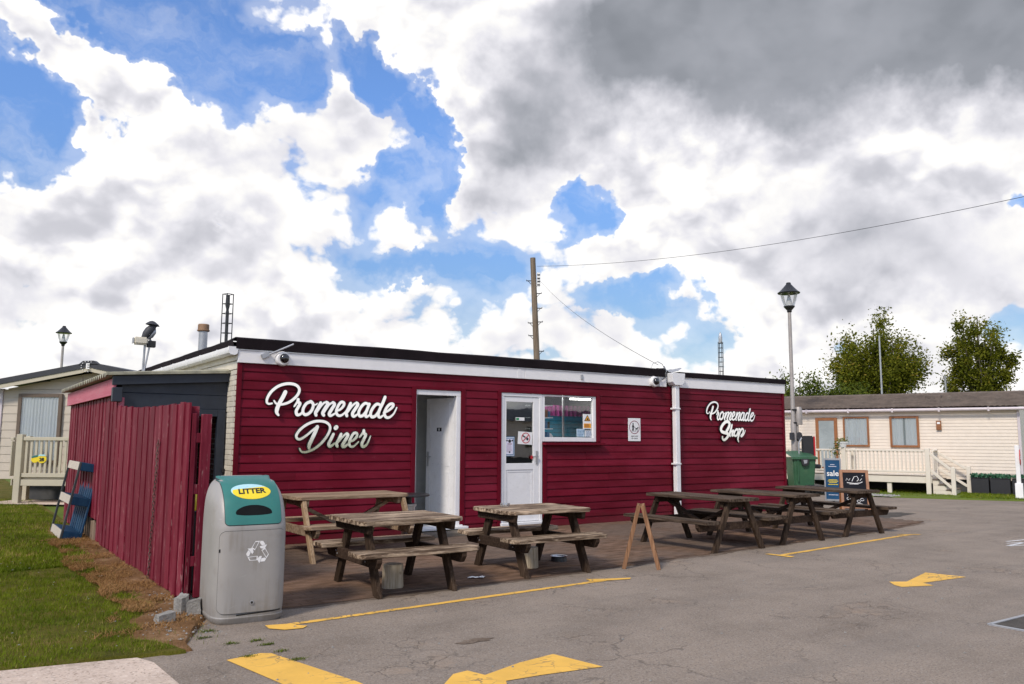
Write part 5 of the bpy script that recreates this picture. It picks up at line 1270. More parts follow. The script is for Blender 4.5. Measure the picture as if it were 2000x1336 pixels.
# chalkboard
wdir = Vector((-.62, .78, 0)); cbn = Vector((-.78, -.62, 0))
t = thing('chalkboard_stand', 'orange framed chalkboard stand with white chalk drawings beyond the last table', 'sandwich board', (13.05, -.94, 0), atan2(cbn.y, cbn.x)+pi)
def chalk_leaf(t, sx, m, H_=.88, w=.58, ang=.30):
    top = Vector((sx*.03, 0, H_)); bot = Vector((sx*ang, 0, 0)); d = (bot-top)
    for y in (-w/2+.03, w/2-.03): obj('upright', MB().bar(top+Vector((0, y, 0)), bot+Vector((0, y, 0)), .03, .06, (0, 1, 0)), m, t, bevel=.003)
    for k in (.03, .88):
        a = top+d*k; obj('rail', MB().bar(a+Vector((0, -w/2+.0605, 0)), a+Vector((0, w/2-.0605, 0)), .03, .06, d.normalized()), m, t, bevel=.003)
    pb_ = obj('slate', MB().bar(top+d*.06, top+d*.86, .012, w-.122, (0, 1, 0)), M['chalk_black'], t); return top, d, pb_
chalk_leaf(t, 1, M['oak']); top, d, slate = chalk_leaf(t, -1, M['oak'])
ck = MB(); nrm = Vector((0, 1, 0)).cross(d).normalized(); nrm = nrm if nrm.x < 0 else -nrm
def ckp(y, k): return top+d*k+Vector((0, -y, 0))+nrm*.0075
def chalk(pts, w_=.010): ck.tube([ckp(*p) for p in pts], w_/2, 4)
chalk([(-.15, .30), (-.10, .31), (0, .32), (.10, .31), (.16, .28)], .02); chalk([(-.17, .25), (-.15, .20), (-.11, .25), (-.08, .20)]); chalk([(-.05, .27), (.0, .16), (.06, .15), (.09, .22), (.05, .27)], .014)
chalk([(.11, .26), (.15, .20)]); chalk([(.16, .14), (.18, .12)]); chalk([(-.10, .335), (.08, .335)], .012)
for cx, ck0 in ((-.14, .68), (-.04, .72), (.06, .74), (.13, .70)): chalk([(cx+.035*cos(a_*.9), ck0+.03*sin(a_*.9)) for a_ in range(7)], .012)
chalk([(-.16, .60), (-.06, .57), (-.02, .60)], .012); chalk([(.0, .80), (.08, .79), (.15, .81)], .010)
obj('chalk_drawing', ck, M['white_print'], slate)
# sale stand
t = thing('sale_stand', 'tall blue poster stand reading sale in a silver frame', 'sign', (14.66, .66, 0), R(-62))
obj('frame', MB().box(-.20, -.165, -.012, .012, .06, 1.09).box(.165, .20, -.012, .012, .06, 1.09).box(-.1645, .1645, -.012, .012, 1.045, 1.09).box(-.1645, .1645, -.012, .012, .06, .10), M['galv'], t, bevel=.003)
obj('poster', MB().box(-.164, .164, -.006, .006, .101, 1.044), M['poster_blue'], t)
def st_text(s, size, z, m): return obj('lettering', text_mb(s, size, frame_m((0, -.0075, z), (1, 0, 0), (0, 0, 1)), bold=.003), m, t, normals=False)
st_text('sale', .185, .72, M['white_print'])
mb = MB()
for z, w_ in ((.56, .10), (.53, .12), (.50, .09), (.45, .11)): mb.box(-w_, w_, -.0085, -.0065, z, z+.014)
obj('text_lines', mb, M['yellow_label'], t)
mb = MB()
for z, w_ in ((.93, .05), (.885, .09), (.30, .1), (.27, .08), (.20, .11)): mb.box(-w_, w_, -.0085, -.0065, z, z+.012)
obj('text_lines', mb, M['paper_lilac'], t)
obj('foot', MB().box(-.21, .21, -.22, .22, .0, .03).box(-.03, .03, -.03, .03, .03, .06), M['black'], t, bevel=.006)

# ------------------------------------------------------------------ wheelie bin
t = thing('wheelie_bin', 'large green wheelie bin with black lid catch at the far end of the building', 'bin', (17.30, 3.50, 0), R(-38))
b_ = MB(); lo = [(-.27, -.34), (.27, -.34), (.27, .30), (-.27, .30)]; hi = [(-.33, -.42), (.33, -.42), (.33, .40), (-.33, .40)]
b_.add([(x, y, .10) for x, y in lo]+[(x, y, 1.03) for x, y in hi], [(0, 3, 2, 1), (4, 5, 6, 7), (0, 1, 5, 4), (1, 2, 6, 5), (2, 3, 7, 6), (3, 0, 4, 7)]); obj('body', b_, M['green_bin'], t, bevel=.03, seg=2, smooth=40)
obj('rim', MB().box(-.355, .355, -.45, .42, .985, 1.03), M['green_bin'], t, bevel=.012)
l_ = MB(); l_.grid(lambda u, v: (-.36+.72*u, -.47+.93*v, 1.04+.15*v+.05*sin(pi*u)*.6-.03*(v < .05)), 10, 8); l_.grid(lambda u, v: (-.36+.72*u, -.47+.93*v, 1.031), 1, 1); l_.box(-.36, .36, -.475, -.455, .99, 1.05)
lid = obj('lid', l_, M['green_bin'], t, smooth=40)
obj('lid_catch', MB().prism([(-.12, 1.0), (.12, 1.0), (.10, .85), (.05, .80), (-.05, .80), (-.10, .85)], -.50, -.455, XZ), M['black'], t, bevel=.01)
obj('catch_label', MB().prism([(-.05, .97), (.06, .97), (.05, .88), (-.03, .86)], -.506, -.501, XZ), M['galv'], t)
obj('side_rib', MB().box(-.20, -.17, -.44, -.405, .35, .98), M['green_bin'], t, bevel=.006)
for x in (-.30, .30): obj('wheel', MB().cyl((x-.03, .30, .10), (x+.03, .30, .10), .10, n=18), M['tyre'], t, smooth=30)
for x in (-.28, .28): obj('handle', MB().tube([(x, .40, 1.0), (x, .50, 1.03), (x, .52, 1.10)], .016, 8), M['green_bin'], t, smooth=60)
# padded seat that shows over the bin
t = thing('mobility_scooter', 'black padded seat with red side edge showing over the green wheelie bin', 'scooter', (17.66, 3.49, 0), R(-38))
obj('seat_back', MB().box(-.17, .17, -.05, .05, .86, 1.66), M['black'], t, bevel=.03, seg=2)
obj('side_edge', MB().box(.172, .215, -.05, .05, .90, 1.64), M['red_print'], t, bevel=.012)
obj('seat', MB().box(-.24, .24, -.45, .05, .72, .84), M['black'], t, bevel=.03)
obj('deck', MB().box(-.26, .26, -.95, .25, .14, .26), M['black'], t, bevel=.03)
obj('column', MB().bar((0, -.1, .26), (0, -.1, .72), .08, .08), M['galv'], t)
obj('tiller', MB().tube([(-.30, -.2, .26), (-.31, -.2, .8), (-.31, -.2, 1.2), (-.30, -.2, 1.45), (-.22, -.2, 1.60)], .022, 8), M['galv'], t, smooth=50)
for x in (-.27, .27):
    for y in (-.75, .1): obj('wheel', MB().cyl((x-.04, y, .13), (x+.04, y, .13), .13, n=16), M['tyre'], t, smooth=30)

# ------------------------------------------------------------------ lamps, poles, masts, roof fittings
def street_lamp(label, x, y, H, extra=False):
    t = thing('street_lamp', label, 'street lamp', (x, y, 0), 0, 'black lantern street lamps')
    obj('post', MB().lathe([(.085, 0), (.085, H*.32), (.062, H*.34), (.052, H-.92), (.0, H-.92)], 14), M['lamp_post'], t, smooth=30)
    obj('collar', MB().lathe([(.055, H-.93), (.075, H-.90), (.075, H-.86), (.17, H-.75), (.17, H-.725), (0, H-.72)], 16), M['lamp_black'], t, smooth=40)
    obj('globe', MB().lathe([(.155, H-.72), (.22, H-.55), (.265, H-.33)], 20), M['clear'], t, smooth=60)
    obj('reflector', MB().lathe([(.115, H-.72), (.03, H-.36), (.0, H-.33)], 14), M['white_print'], t, smooth=60)
    obj('canopy', MB().lathe([(.0, H-.32), (.33, H-.33), (.345, H-.305), (.27, H-.25), (.16, H-.13), (.10, H-.06), (.075, H-.03), (.075, H), (.06, H+.02), (0, H+.025)], 24), M['lamp_black'], t, smooth=35)
    if extra:
        obj('canister', MB().lathe([(0, 2.0), (.10, 2.0), (.11, 2.05), (.11, 2.48), (.08, 2.55), (0, 2.55)], 14, (.16, -.08, 0)), M['lamp_post'], t, smooth=40)
        for z in (2.06, 2.46): obj('bracket', MB().box(-.06, .20, -.10, .02, z-.025, z+.025), M['lamp_black'], t, bevel=.005)
        obj('control_box', MB().box(-.22, -.09, -.1, .0, 1.54, 1.76), M['mast'], t, bevel=.01)
        obj('reel', MB().cyl((.16, -.10, 1.64), (.16, -.02, 1.64), .14, n=18), M['mast'], t, smooth=30)
        obj('conduit', MB().cyl((.13, -.05, 1.2), (.13, -.05, 2.0), .035, n=8), M['lamp_post'], t, smooth=30)
    return t
street_lamp('black lantern on a tall grey post behind the green wheelie bin', 18.17, 4.33, 6.42, True)
street_lamp('distant black lantern rising behind the beige caravan roof', 0.99, 31.35, 6.62)
# telegraph pole
t = thing('telegraph_pole', 'tall timber telegraph pole with climbing steps behind the diner roof', 'telegraph pole', (19.58, 19.17, 0))
def polept(z): return Vector((-.51*z/10, -.89*z/10*0, z))
obj('shaft', MB().cyl((0, 0, 0), polept(10.05), .165, .125, 14), M['pole'], t, smooth=30)
for i, z in enumerate((5.62, 6.35, 7.0, 6.95, 7.65, 8.35, 8.95)):
    s = -1 if i in (1, 3, 6) else 1; p = polept(z); dr = Vector((.82, -.57, 0))*s
    obj('step', MB().tube([p+dr*.13, p+dr*.34, p+dr*.34+Vector((0, 0, .05))], .022, 6).tube([p+dr*.13+Vector((0, 0, -.16)), p+dr*.27], .014, 5), M['mast'], t)
pn = MB(); p = polept(9.0); pn.box(.15, .32, -.02, .02, -.35, .35); pn.move(Matrix.Translation(p) @ Matrix.Rotation(R(-34), 4, 'Z')); obj('sign_plate', pn, M['white_print'], t)
pn = MB()
for z in (-.28, -.12, .03, .2): pn.box(.17, .30, -.026, -.0205, z, z+.07)
pn.move(Matrix.Translation(p) @ Matrix.Rotation(R(-34), 4, 'Z')); obj('plate_print', pn, M['mast'], t)
def wire(label, a, b, sag, r=.012):
    a, b = Vector(a), Vector(b); o = obj('overhead_wire', MB().tube([a.lerp(b, i/30)-Vector((0, 0, sag*4*(i/30)*(1-i/30))) for i in range(31)], r, 5), M['mast'], smooth=60); tag(o, label, 'wire', 'overhead wires from the pole')
pt_ = Vector((19.58, 19.17, 0))
wire('thin overhead wire crossing the sky from pole to the upper edge of the photo', pt_+polept(9.65)+Vector((.15, -.1, 0)), (19.2, -6.5, 7.85), .62, .008)
wire('thin overhead wire dropping from pole to the roof valley', pt_+polept(9.1)+Vector((.15, -.1, 0)), (8.18, .05, 2.98), .28, .0055)
def mast(label, x, y, H, w_, r, pipe, top):
    t = thing('lattice_mast', label, 'mast', (x, y, 0), R(20))
    cs = [(-w_/2, -w_/2), (w_/2, -w_/2), (w_/2, w_/2), (-w_/2, w_/2)]
    for c in cs: obj('corner_rail', MB().cyl((*c, 0), (*c, H), r, n=6), M['mast'], t)
    z = H*.45; mb = MB()
    while z <= H:
        for a, b in zip(cs, cs[1:]+cs[:1]): mb.cyl((*a, z), (*b, z), r*.7, n=5)
        z += w_*1.35
    obj('bracing', mb, M['mast'], t)
    if pipe:
        obj('flue', MB().cyl((0, 0, 0), (0, 0, H-1.5), w_*.22, n=12), M['mast'], t, smooth=30)
        hd = MB()
        for a in range(3): hd.tube([(0, 0, H-1.6), (w_*.25*cos(a*2.1), w_*.25*sin(a*2.1), H-1.0), (w_*.2*cos(a*2.1), w_*.2*sin(a*2.1), H-.1)], w_*.09, 6)
        obj('antenna', hd, M['mast'], t, smooth=40)
    if top: obj('tip', MB().lathe([(0, H-.1), (w_*.5, H-.1), (w_*.55, H+.45), (w_*.3, H+.85), (0, H+1.0)], 14), M['galv'], t, smooth=40)
    return t
mast('dark lattice chimney mast far behind the roof, beside the flue pipe', 15.95, 59.1, 13.75, .62, .045, True, False)
mast('slim lattice mast with pale rounded tip far behind the shop roof', 58.6, 42.2, 11.1, .34, .035, False, True)
t = thing('flue_pipe', 'grey metal flue pipe with rusty cap on the diner roof', 'flue', (.74, 5.0, 2.87))
obj('pipe', MB().cyl((0, 0, 0), (0, 0, .75), .083, n=18), M['galv'], t, smooth=30)
obj('cap', MB().lathe([(.10, .70), (.118, .71), (.118, .73), (.105, .735), (.105, .83), (.095, .845), (0, .845)], 20), M['rust'], t, smooth=30)
t = thing('floodlight', 'pale floodlight on twin stays above the lean-to roof', 'floodlight', (-.17, 5.85, 2.45))
obj('stay', MB().cyl((0, 0, 0), (.02, 0, 1.02), .022, n=8), M['galv'], t, smooth=30)
obj('stay', MB().cyl((.01, -.04, .25), (.12, -.02, .98), .018, n=8), M['galv'], t, smooth=30)
obj('lamp_head', MB().box(-.20, .06, -.10, .08, .87, 1.02).move(Matrix.Translation((0, 0, .0))), M['cream_soffit'], t, bevel=.03, seg=2)
obj('glass', MB().box(-.214, -.202, -.08, .06, .89, 1.0), M['galv'], t)
obj('sensor', MB().box(.05, .21, -.06, .05, .83, .96), M['ink'], t, bevel=.01)
t = thing('bird', 'dark grey hooded bird figure with pale breast perched on the floodlight', 'bird', (-.08, 5.84, 3.405))
sp = [(-.13, 0, .0), (-.10, 0, .05), (-.05, 0, .13), (0, 0, .21), (.045, 0, .27), (.07, 0, .315), (.10, 0, .33), (.15, 0, .318), (.175, 0, .30)]
body = MB().tube(sp, [.018, .055, .088, .092, .075, .062, .055, .022, .006], 14); body.v = [(x, y*.95, z) for x, y, z in body.v]
bd_ = obj('body', body, M['mast'], t, smooth=70)
obj('breast', MB().tube([(-.045, 0, .035), (.02, 0, .11), (.07, 0, .19), (.09, 0, .25)], [.03, .062, .060, .03], 12), M['galv'], t, smooth=70)
obj('hood', MB().lathe([(.125, .0), (.10, .03), (.05, .07), (0, .085)], 14).move(Matrix.Translation((.035, 0, .325)) @ Matrix.Rotation(R(6), 4, 'Y')), M['mast'], t, smooth=60)
obj('foot', MB().cyl((0, -.03, -.02), (.02, -.03, .08), .012, n=6).cyl((.02, .03, -.02), (.03, .03, .08), .012, n=6), M['mast'], t)

# ------------------------------------------------------------------ pallet and stones by the fence
U_, W_, T_ = 1.30, 1.12, .25
t = thing('pallet', 'blue painted pallet leaning on the red boards, flaking white cross pieces', 'pallet', (-1.80, 2.08, .02))
t.rotation_mode = 'XYZ'
up_ = Vector((.20, 0, 1.10)).normalized(); al = Vector((0, 1, 0)); tk = al.cross(up_)
t.matrix_basis = Matrix(((al.x, tk.x, up_.x, -1.80), (al.y, tk.y, up_.y, 2.08), (al.z, tk.z, up_.z, .03), (0, 0, 0, 1)))
for u in (.0, U_-.05): obj('rail', MB().box(u, u+.05, -.03, .0, .0, W_), M['pallet_grey'], t, bevel=.004)
for w0 in (.0, W_/2-.06, W_-.12): obj('cross_board', MB().box(.0505, U_-.0505, -.026, .0, w0, w0+.12), M['pallet_white'], t, bevel=.004)
for w0 in (.0, W_/2-.06, W_-.12):
    obj('bearer', MB().box(.0, U_, .0005, T_-.025, w0, w0+.12), M['pallet_blue'], t, bevel=.006)
n_ = 7
for i in range(n_): 
    u = .0+i*(U_-.13)/(n_-1); obj('slat', MB().box(u, u+.13, T_-.0245, T_, .0, W_), M['pallet_blue'], t, bevel=.004)
def rock(label, x, y, z, s, seed, rz=0):
    rnd = random.Random(seed); bm = bmesh.new(); bmesh.ops.create_cube(bm, size=1)
    bmesh.ops.subdivide_edges(bm, edges=bm.edges[:], cuts=3, use_grid_fill=True)
    for v in bm.verts:
        v.co += v.co*(.16*fbm(v.co.x*1.7+seed, v.co.y*1.7+v.co.z, 1.2)); v.co.z += .22*v.co.x+rnd.uniform(-.012, .012); v.co.x += rnd.uniform(-.015, .015)
        v.co = Vector((v.co.x*s[0], v.co.y*s[1], (v.co.z+.5)*s[2]))
    me = bpy.data.meshes.new('stone'); bm.to_mesh(me); bm.free(); me.materials.append(M['stone']); me.polygons.foreach_set('use_smooth', [True]*len(me.polygons)); me.set_sharp_from_angle(angle=R(30))
    o = obj('stone', me, loc=(x, y, z)); o.rotation_euler = (0, 0, rz); tag(o, label, 'stone')
rock('broken grey concrete lump lying alone on the soil before the fence end', -1.74, -4.33, .02, (.135, .09, .075), 3, .2)
rock('upright broken slab leaning at the foot of the fence end', -1.555, -4.05, .015, (.07, .12, .155), 5, .3)
rock('broken grey concrete lump wedged between slab and litter bin', -1.46, -4.12, .015, (.11, .12, .125), 8, -.4)

# ------------------------------------------------------------------ static caravans
def curtain_mb(x0, x1, z0, z1, y, amp, nw):
    return MB().grid(lambda u, v: (x0+(x1-x0)*u, y+amp*sin(u*nw*2*pi)+amp*.5*sin(u*nw*4.7+v*.6), z0+(z1-z0)*v), nw*8, 3)
def framed(name, parent, x0, x1, z0, z1, m, glass, curtain=True, fw=.07, out=.07, y=0, sgn=1, open_mid=0.):
    """a window or door proud of the wall: frame, pane, curtain; sgn = side the outside is on"""
    mb = MB(); a, b = sorted((y+sgn*.004, y+sgn*out))
    mb.box(x0, x0+fw, a, b, z0, z1); mb.box(x1-fw, x1, a, b, z0, z1); mb.box(x0+fw+.0005, x1-fw-.0005, a, b, z1-fw, z1); mb.box(x0+fw+.0005, x1-fw-.0005, a, b, z0, z0+fw)
    f = obj(name, mb, m, parent, bevel=.006)
    yg = y+sgn*.055; obj('pane', MB().box(x0+fw, x1-fw, min(yg, yg+.004*sgn), max(yg, yg+.004*sgn), z0+fw, z1-fw), glass, f)
    obj('backing', MB().box(x0+fw, x1-fw, min(y+sgn*.003, y+sgn*.0165), max(y+sgn*.003, y+sgn*.0165), z0+fw, z1-fw), M['frosted'] if curtain else M['dark_room'], f)
    if curtain:
        xm = (x0+x1)/2
        for p, q in ((x0+fw, xm-open_mid), (xm+open_mid, x1-fw)): obj('curtain', curtain_mb(p, q, z0+fw, z1-fw, y+sgn*.034, .010, 6), M['curtain'], f, smooth=80, normals=False)
    return f
def siding_mb(x0, x1, z0, z1, pitch, y, sgn=1):
    mb = MB(); n = int((z1-z0)/pitch)
    for i in range(n):
        a = z0+i*pitch; b = min(a+pitch, z1)
        mb.add([(x0, y+sgn*.014, a), (x1, y+sgn*.014, a), (x1, y+sgn*.002, b), (x0, y+sgn*.002, b), (x0, y, a), (x1, y, a)], [(0, 1, 2, 3), (4, 5, 1, 0)])
    return mb
car = thing('static_caravan', 'long cream static caravan with brown tiled roof and oak effect windows', 'static caravan', CA, R(110))
LEN = 12.2; DEP = 3.8
obj('siding', siding_mb(-.08, LEN-.1, .40, 2.48, .098, 0), M['cream_siding'], car, normals=False)
mb = MB(); mb.prism([(-.02, .40), (-DEP, .40), (-DEP, 2.46), (-DEP/2, 3.0), (-.02, 2.46)], -.12, LEN, lambda u, v, w: (w, u, v)); obj('body', mb, M['cream_siding'], car)
obj('skirt', MB().box(0, LEN, -DEP+.2, -.15, .0, .398), M['dark_room'], car)
obj('corner_trim', MB().box(-.155, -.082, -.06, .035, .38, 2.48), M['lilac_trim'], car, bevel=.006)
def tile_h(s, k):
    return .018*(k*10 % 1.)
mb = MB(); rows = 12; ns = 260
def tile_pt(u, v):
    i = v*rows*2; r = int(i/2+1e-6); f = (i-2*r)/2*2 if r < rows else 0
    k = min(1, (r+(.98 if f > .5 else 0))/rows); s = -.28+(LEN+.4)*u
    lift = .042 if f <= .5 else .002
    w_ = .030*abs(sin((s+(r % 2)*.075)/.30*pi*2))**.5
    return (s, .20-(DEP/2+.20)*k, 2.50+.53*k+lift+w_*(f <= .5))
mb.grid(tile_pt, ns, rows*2); obj('roof', mb, M['brown_tile'], car, normals=False)
mb = MB(); mb.add([(-.28, -DEP/2, 3.05), (LEN+.12, -DEP/2, 3.05), (LEN+.12, -DEP-.2, 2.5), (-.28, -DEP-.2, 2.5)], [(0, 1, 2, 3)]); obj('roof', mb, M['brown_tile'], car)
obj('ridge', MB().cyl((-.28, -DEP/2, 3.045), (LEN+.12, -DEP/2, 3.045), .05, n=8), M['brown_tile'], car, smooth=40)
obj('roof_vent', MB().box(2.0, 2.45, -1.45, -1.1, 2.86, 2.98), M['brown_tile'], car, bevel=.02)
mb = MB(); mb.tube([(-.30, .22, 2.47), (LEN, .22, 2.47)], .048, 8); obj('gutter', mb, M['lilac_trim'], car, smooth=50)
for s in (.6, 1.9, 3.2, 4.5, 5.8, 7.1): obj('gutter_bracket', MB().box(s-.025, s+.025, .10, .275, 2.40, 2.53), M['lilac_trim'], car, bevel=.005)
obj('eaves_board', MB().box(-.15, LEN, .016, .10, 2.43, 2.49), M['lilac_trim'], car)
framed('door', car, 4.90, 5.58, .58, 2.27, M['oak'], M['frosted'], False, fw=.10)
framed('window', car, 3.94, 4.72, 1.34, 2.29, M['oak'], M['glass'], fw=.055)
framed('window', car, 2.50, 3.33, 1.33, 2.29, M['oak'], M['glass'], fw=.065, open_mid=.03)
wl_ = obj('wall_light', MB().box(1.88, 2.02, .015, .09, 1.86, 2.14), M['oak'], car, bevel=.01); obj('bulb', MB().box(1.91, 1.99, .0905, .10, 2.04, 2.10), M['white_print'], wl_)
# deck in front of it
dk = thing('caravan_deck', 'cream plastic deck with baluster rail and steps before the cream caravan', 'deck', CA+ca*2.05+cn*1.75, R(110))
def dbox(name, s0, s1, o0, o1, z0, z1, m='deck_cream', bevel=.006, parent=None): return obj(name, MB().box(s0-2.05, s1-2.05, o0-1.75, o1-1.75, z0, z1), M[m], parent or dk, bevel=bevel)
for k in range(11): dbox('deck_board', 2.0, 7.6, .06+k*.152, .06+k*.152+.147, .52, .55, bevel=.003)
dbox('fascia_board', 1.98, 7.62, 1.735, 1.765, .33, .515); dbox('fascia_board', 1.965, 1.995, .06, 1.73, .33, .515)
dbox('trim_strip', 2.1, 7.6, 1.766, 1.776, .525, .545, 'brown_upvc', .002)
for s in (2.05, 4.32, 6.5): dbox('post', s-.06, s+.06, 1.70, 1.82, .0, 1.32)
for s in (3.1, 5.3): dbox('post', s-.06, s+.06, 1.60, 1.72, .0, .518)
dbox('post', 4.05, 4.17, 1.40, 1.52, .551, 1.30); dbox('post', 1.99, 2.11, .25, .37, 0, 1.30)
for a, b in ((2.115, 4.255), (4.385, 6.435), (6.565, 7.6)):
    dbox('top_rail', a, b, 1.71, 1.81, 1.225, 1.275); dbox('bottom_rail', a, b, 1.735, 1.785, .62, .68)
bal = mesh('baluster', MB().box(-.018, .018, -.018, .018, .681, 1.224), M['deck_cream'], bevel=.003)
s = 2.19
while s < 7.6:
    if not (4.25 < s < 4.40 or 6.42 < s < 6.58): obj('baluster', bal, parent=dk, loc=(s-2.05, .01, 0))
    s += .108
for k in range(5): obj('baluster', bal, parent=dk, loc=(-.02, -1.26+k*.11, 0))
obj('top_rail', MB().box(-.07, .03, -1.38, -.82, 1.225, 1.27), M['deck_cream'], dk, bevel=.005)
for s, o in ((1.42, 1.75), (1.20, .31)): dbox('stair_post', s-.055, s+.055, o-.055, o+.055, 0, .80)
for o, s1 in ((1.75, 1.42), (.31, 1.20)):
    for z0, z1 in ((1.22, .72), (.76, .22)): obj('handrail', MB().bar((0, o-1.75, z0), (s1-2.05+.05, o-1.75, z1), .05, .075), M['deck_cream'], dk, bevel=.006)
for k in range(3):
    s0 = 1.40+k*.19; z = .14+k*.14
    dbox('tread', s0, s0+.24, .38, 1.69, z, z+.028, 'brown_upvc', .004); dbox('riser', s0+.02, s0+.045, .40, 1.67, z-.138, z-.002)
    dbox('stair_side', s0+.046, 1.96, 1.64, 1.67, z-.138, z-.002, bevel=.002)
t = thing('flower_pot', 'white pot with trailing green plant standing on the cream deck post', 'plant pot', CP(4.36, 1.76, 1.32))
obj('pot', MB().lathe([(0, 0), (.10, 0), (.15, .14), (.165, .145), (.165, .17), (0, .17)], 16), M['white_print'], t, smooth=40)
def leaf_clump(name, m, pts, n, size, parent, seed, sig=.06, up=.4):
    rnd = random.Random(seed); V = []; F = []; T = []
    for i in range(n):
        c = Vector(rnd.choice(pts)) if not callable(pts) else pts(rnd); c = c+Vector((rnd.gauss(0, sig), rnd.gauss(0, sig), rnd.gauss(0, sig*.8)))
        a = Vector((rnd.gauss(0, 1), rnd.gauss(0, 1), rnd.gauss(0, up))).normalized(); b = a.orthogonal().normalized(); b = b*cos(i)+a.cross(b)*sin(i)
        s_ = size*(.6+.8*rnd.random()); k = len(V)
        V += [c-a*s_, c+b*s_*.45, c+a*s_, c-b*s_*.45]; F.append((k, k+1, k+2, k+3)); t_ = rnd.random(); T += [t_]*4
    me = bpy.data.meshes.new(name); me.from_pydata([tuple(v) for v in V], [], F); at = me.attributes.new('tone', 'FLOAT', 'POINT'); at.data.foreach_set('value', T)
    me.materials.append(m); return obj(name, me, parent=parent)
leaf_clump('foliage', M['leaf_dark'], [(0, 0, .2), (.1, 0, .2), (-.15, .05, .12), (-.2, .05, .0), (-.18, .1, -.15), (0, .1, .22)], 260, .035, t, 3)
for (s0, s1, lab) in ((.68, 1.13, 'dark planter box of green plants nearest the caravan steps'), (.15, .65, 'dark planter box of green plants in the middle of its row of three'), (-.24, .11, 'dark planter box with sparse plants beside the white no entry post')):
    p = CP((s0+s1)/2, .34); t = thing('planter', lab, 'planter', p, R(110), 'planter boxes against the cream caravan')
    w_ = (s1-s0)/2
    obj('box', MB().box(-w_, w_, -.20, .20, .0, .46), M['planter'], t, bevel=.012)
    obj('rim', MB().box(-w_-.008, w_+.008, -.208, .208, .462, .48), M['planter'], t, bevel=.004)
    leaf_clump('plants', M['planter_leaf'], lambda r, w_=w_: Vector((r.uniform(-w_, w_), r.uniform(-.16, .2), .50+.07*r.random())), int(900*w_*2) if s0 > 0 else 160, .04, t, int(s0*100)+40, .02, 1.2)
t = thing('no_entry_post', 'white post carrying a round red no entry sign with white bar', 'sign', (20.36, -1.06, 0), R(20))
obj('post', MB().box(-.06, .06, -.05, .05, .0, 1.42), M['fascia'], t, bevel=.006)
obj('base', MB().prism([(-.14, 0), (.14, 0), (.10, .42), (-.10, .42)], -.09, .09, XZ), M['fascia'], t, bevel=.006)
obj('disc', disc(MB(), .02, 1.10, .21, -.068, -.052, 32, sx=.62), M['red_print'], t)
obj('bar', MB().box(-.085, .125, -.072, -.0685, 1.06, 1.13), M['white_print'], t)
obj('lettering', text_mb('NO ENTRY', .040, frame_m((.02, -.0735, 1.095), (1, 0, 0), (0, 0, 1))), M['ink'], t, normals=False)

# beige caravan beyond the lawn
P0 = Vector((-1.864, 10.125, 0))
cb = thing('static_caravan', 'beige static caravan beyond the lawn with dark roof edge and its gable to us', 'static caravan', P0, R(-34.66))
GY = 1.25
def gable_z(x): return 2.76+(x+1.26)*.195 if x < .95 else 3.19-(x-.95)*.20
z = .50; k = 0
while z < 3.1:
    z1 = z+.195
    xs_ = [x for x in [i*.05-1.22 for i in range(90)] if gable_z(x)-.12 > z+.02]
    if not xs_: break
    x0, x1 = min(xs_), max(xs_)
    n_ = 8 if gable_z(-1.2)-.12 < z1 else 1
    top = [(x, min(z1, gable_z(x)-.12)) for x in ([x1-(x1-x0)*i/30 for i in range(31)] if n_ > 1 else [x1, x0])]
    mb = MB(); m_ = len(top)
    # lapped board: bottom edge proud
    vs = [(x0, GY-.014, z), (x1, GY-.014, z)]+[(x, GY-.002, zz) for x, zz in top]+[(x0, GY+.02, z), (x1, GY+.02, z)]+[(x, GY+.02, zz) for x, zz in top]
    q = m_+2; mb.add(vs, [tuple(range(q)), tuple(range(q, 2*q))[::-1]]+[(i, (i+1) % q, q+(i+1) % q, q+i) for i in range(q)])
    obj('siding_board', mb, M['beige_siding'], cb); z = z1; k += 1
mb = MB(); mb.prism([(-1.24, .5), (3.16, .5), (3.16, 2.60), (.95, 3.05), (-1.24, 2.62)], GY+.03, GY+9, XZ); obj('body', mb, M['beige_siding'], cb)
obj('corner_trim', MB().box(-1.33, -1.225, GY-.04, GY+.06, .45, 2.66), M['lilac_trim'], cb, bevel=.006)
obj('end_trim', MB().box(.62, .67, GY-.03, GY-.015, 2.0, 3.0), M['beige_siding'], cb)
def slope(off0, off1, y0, y1, name, m, xr=3.45):
    mb = MB(); P = [(-1.42, gable_z(-1.42)), (.78, gable_z(.78)), (.95, gable_z(.95)+.02), (1.12, gable_z(1.12)+.01), (xr, gable_z(xr))]
    poly = [(x, zz+off1) for x, zz in P]+[(x, zz+off0) for x, zz in P[::-1]]
    vs = [(x, y, zz) for y in (y0, y1) for x, zz in poly]; q = len(poly); h_ = q//2
    fs = []
    for b in (0, q): fs += [(b+i, b+i+1, b+q-2-i, b+q-1-i) for i in range(h_-1)]
    fs += [(i, (i+1) % q, q+(i+1) % q, q+i) for i in range(q)]
    return obj(name, mb.add(vs, fs), m, cb)
slope(-.03, .10, GY-.34, GY-.30, 'barge_board', M['dark_tile']); slope(.04, .09, GY-.298, GY+9.2, 'roof', M['dark_tile']); slope(-.13, -.032, GY-.32, GY-.285, 'gable_fascia', M['deck_beige'])
slope(-.02, .035, GY-.28, GY+.2, 'soffit', M['deck_beige'])
obj('roof_vent', MB().box(-.1, .35, GY+.6, GY+1.1, 3.06, 3.19), M['dark_tile'], cb, bevel=.03); obj('ridge_cap', MB().prism([(.70, 3.22), (.82, 3.32), (1.08, 3.33), (1.2, 3.24)], GY-.36, GY-.20, XZ), M['dark_tile'], cb, bevel=.01)
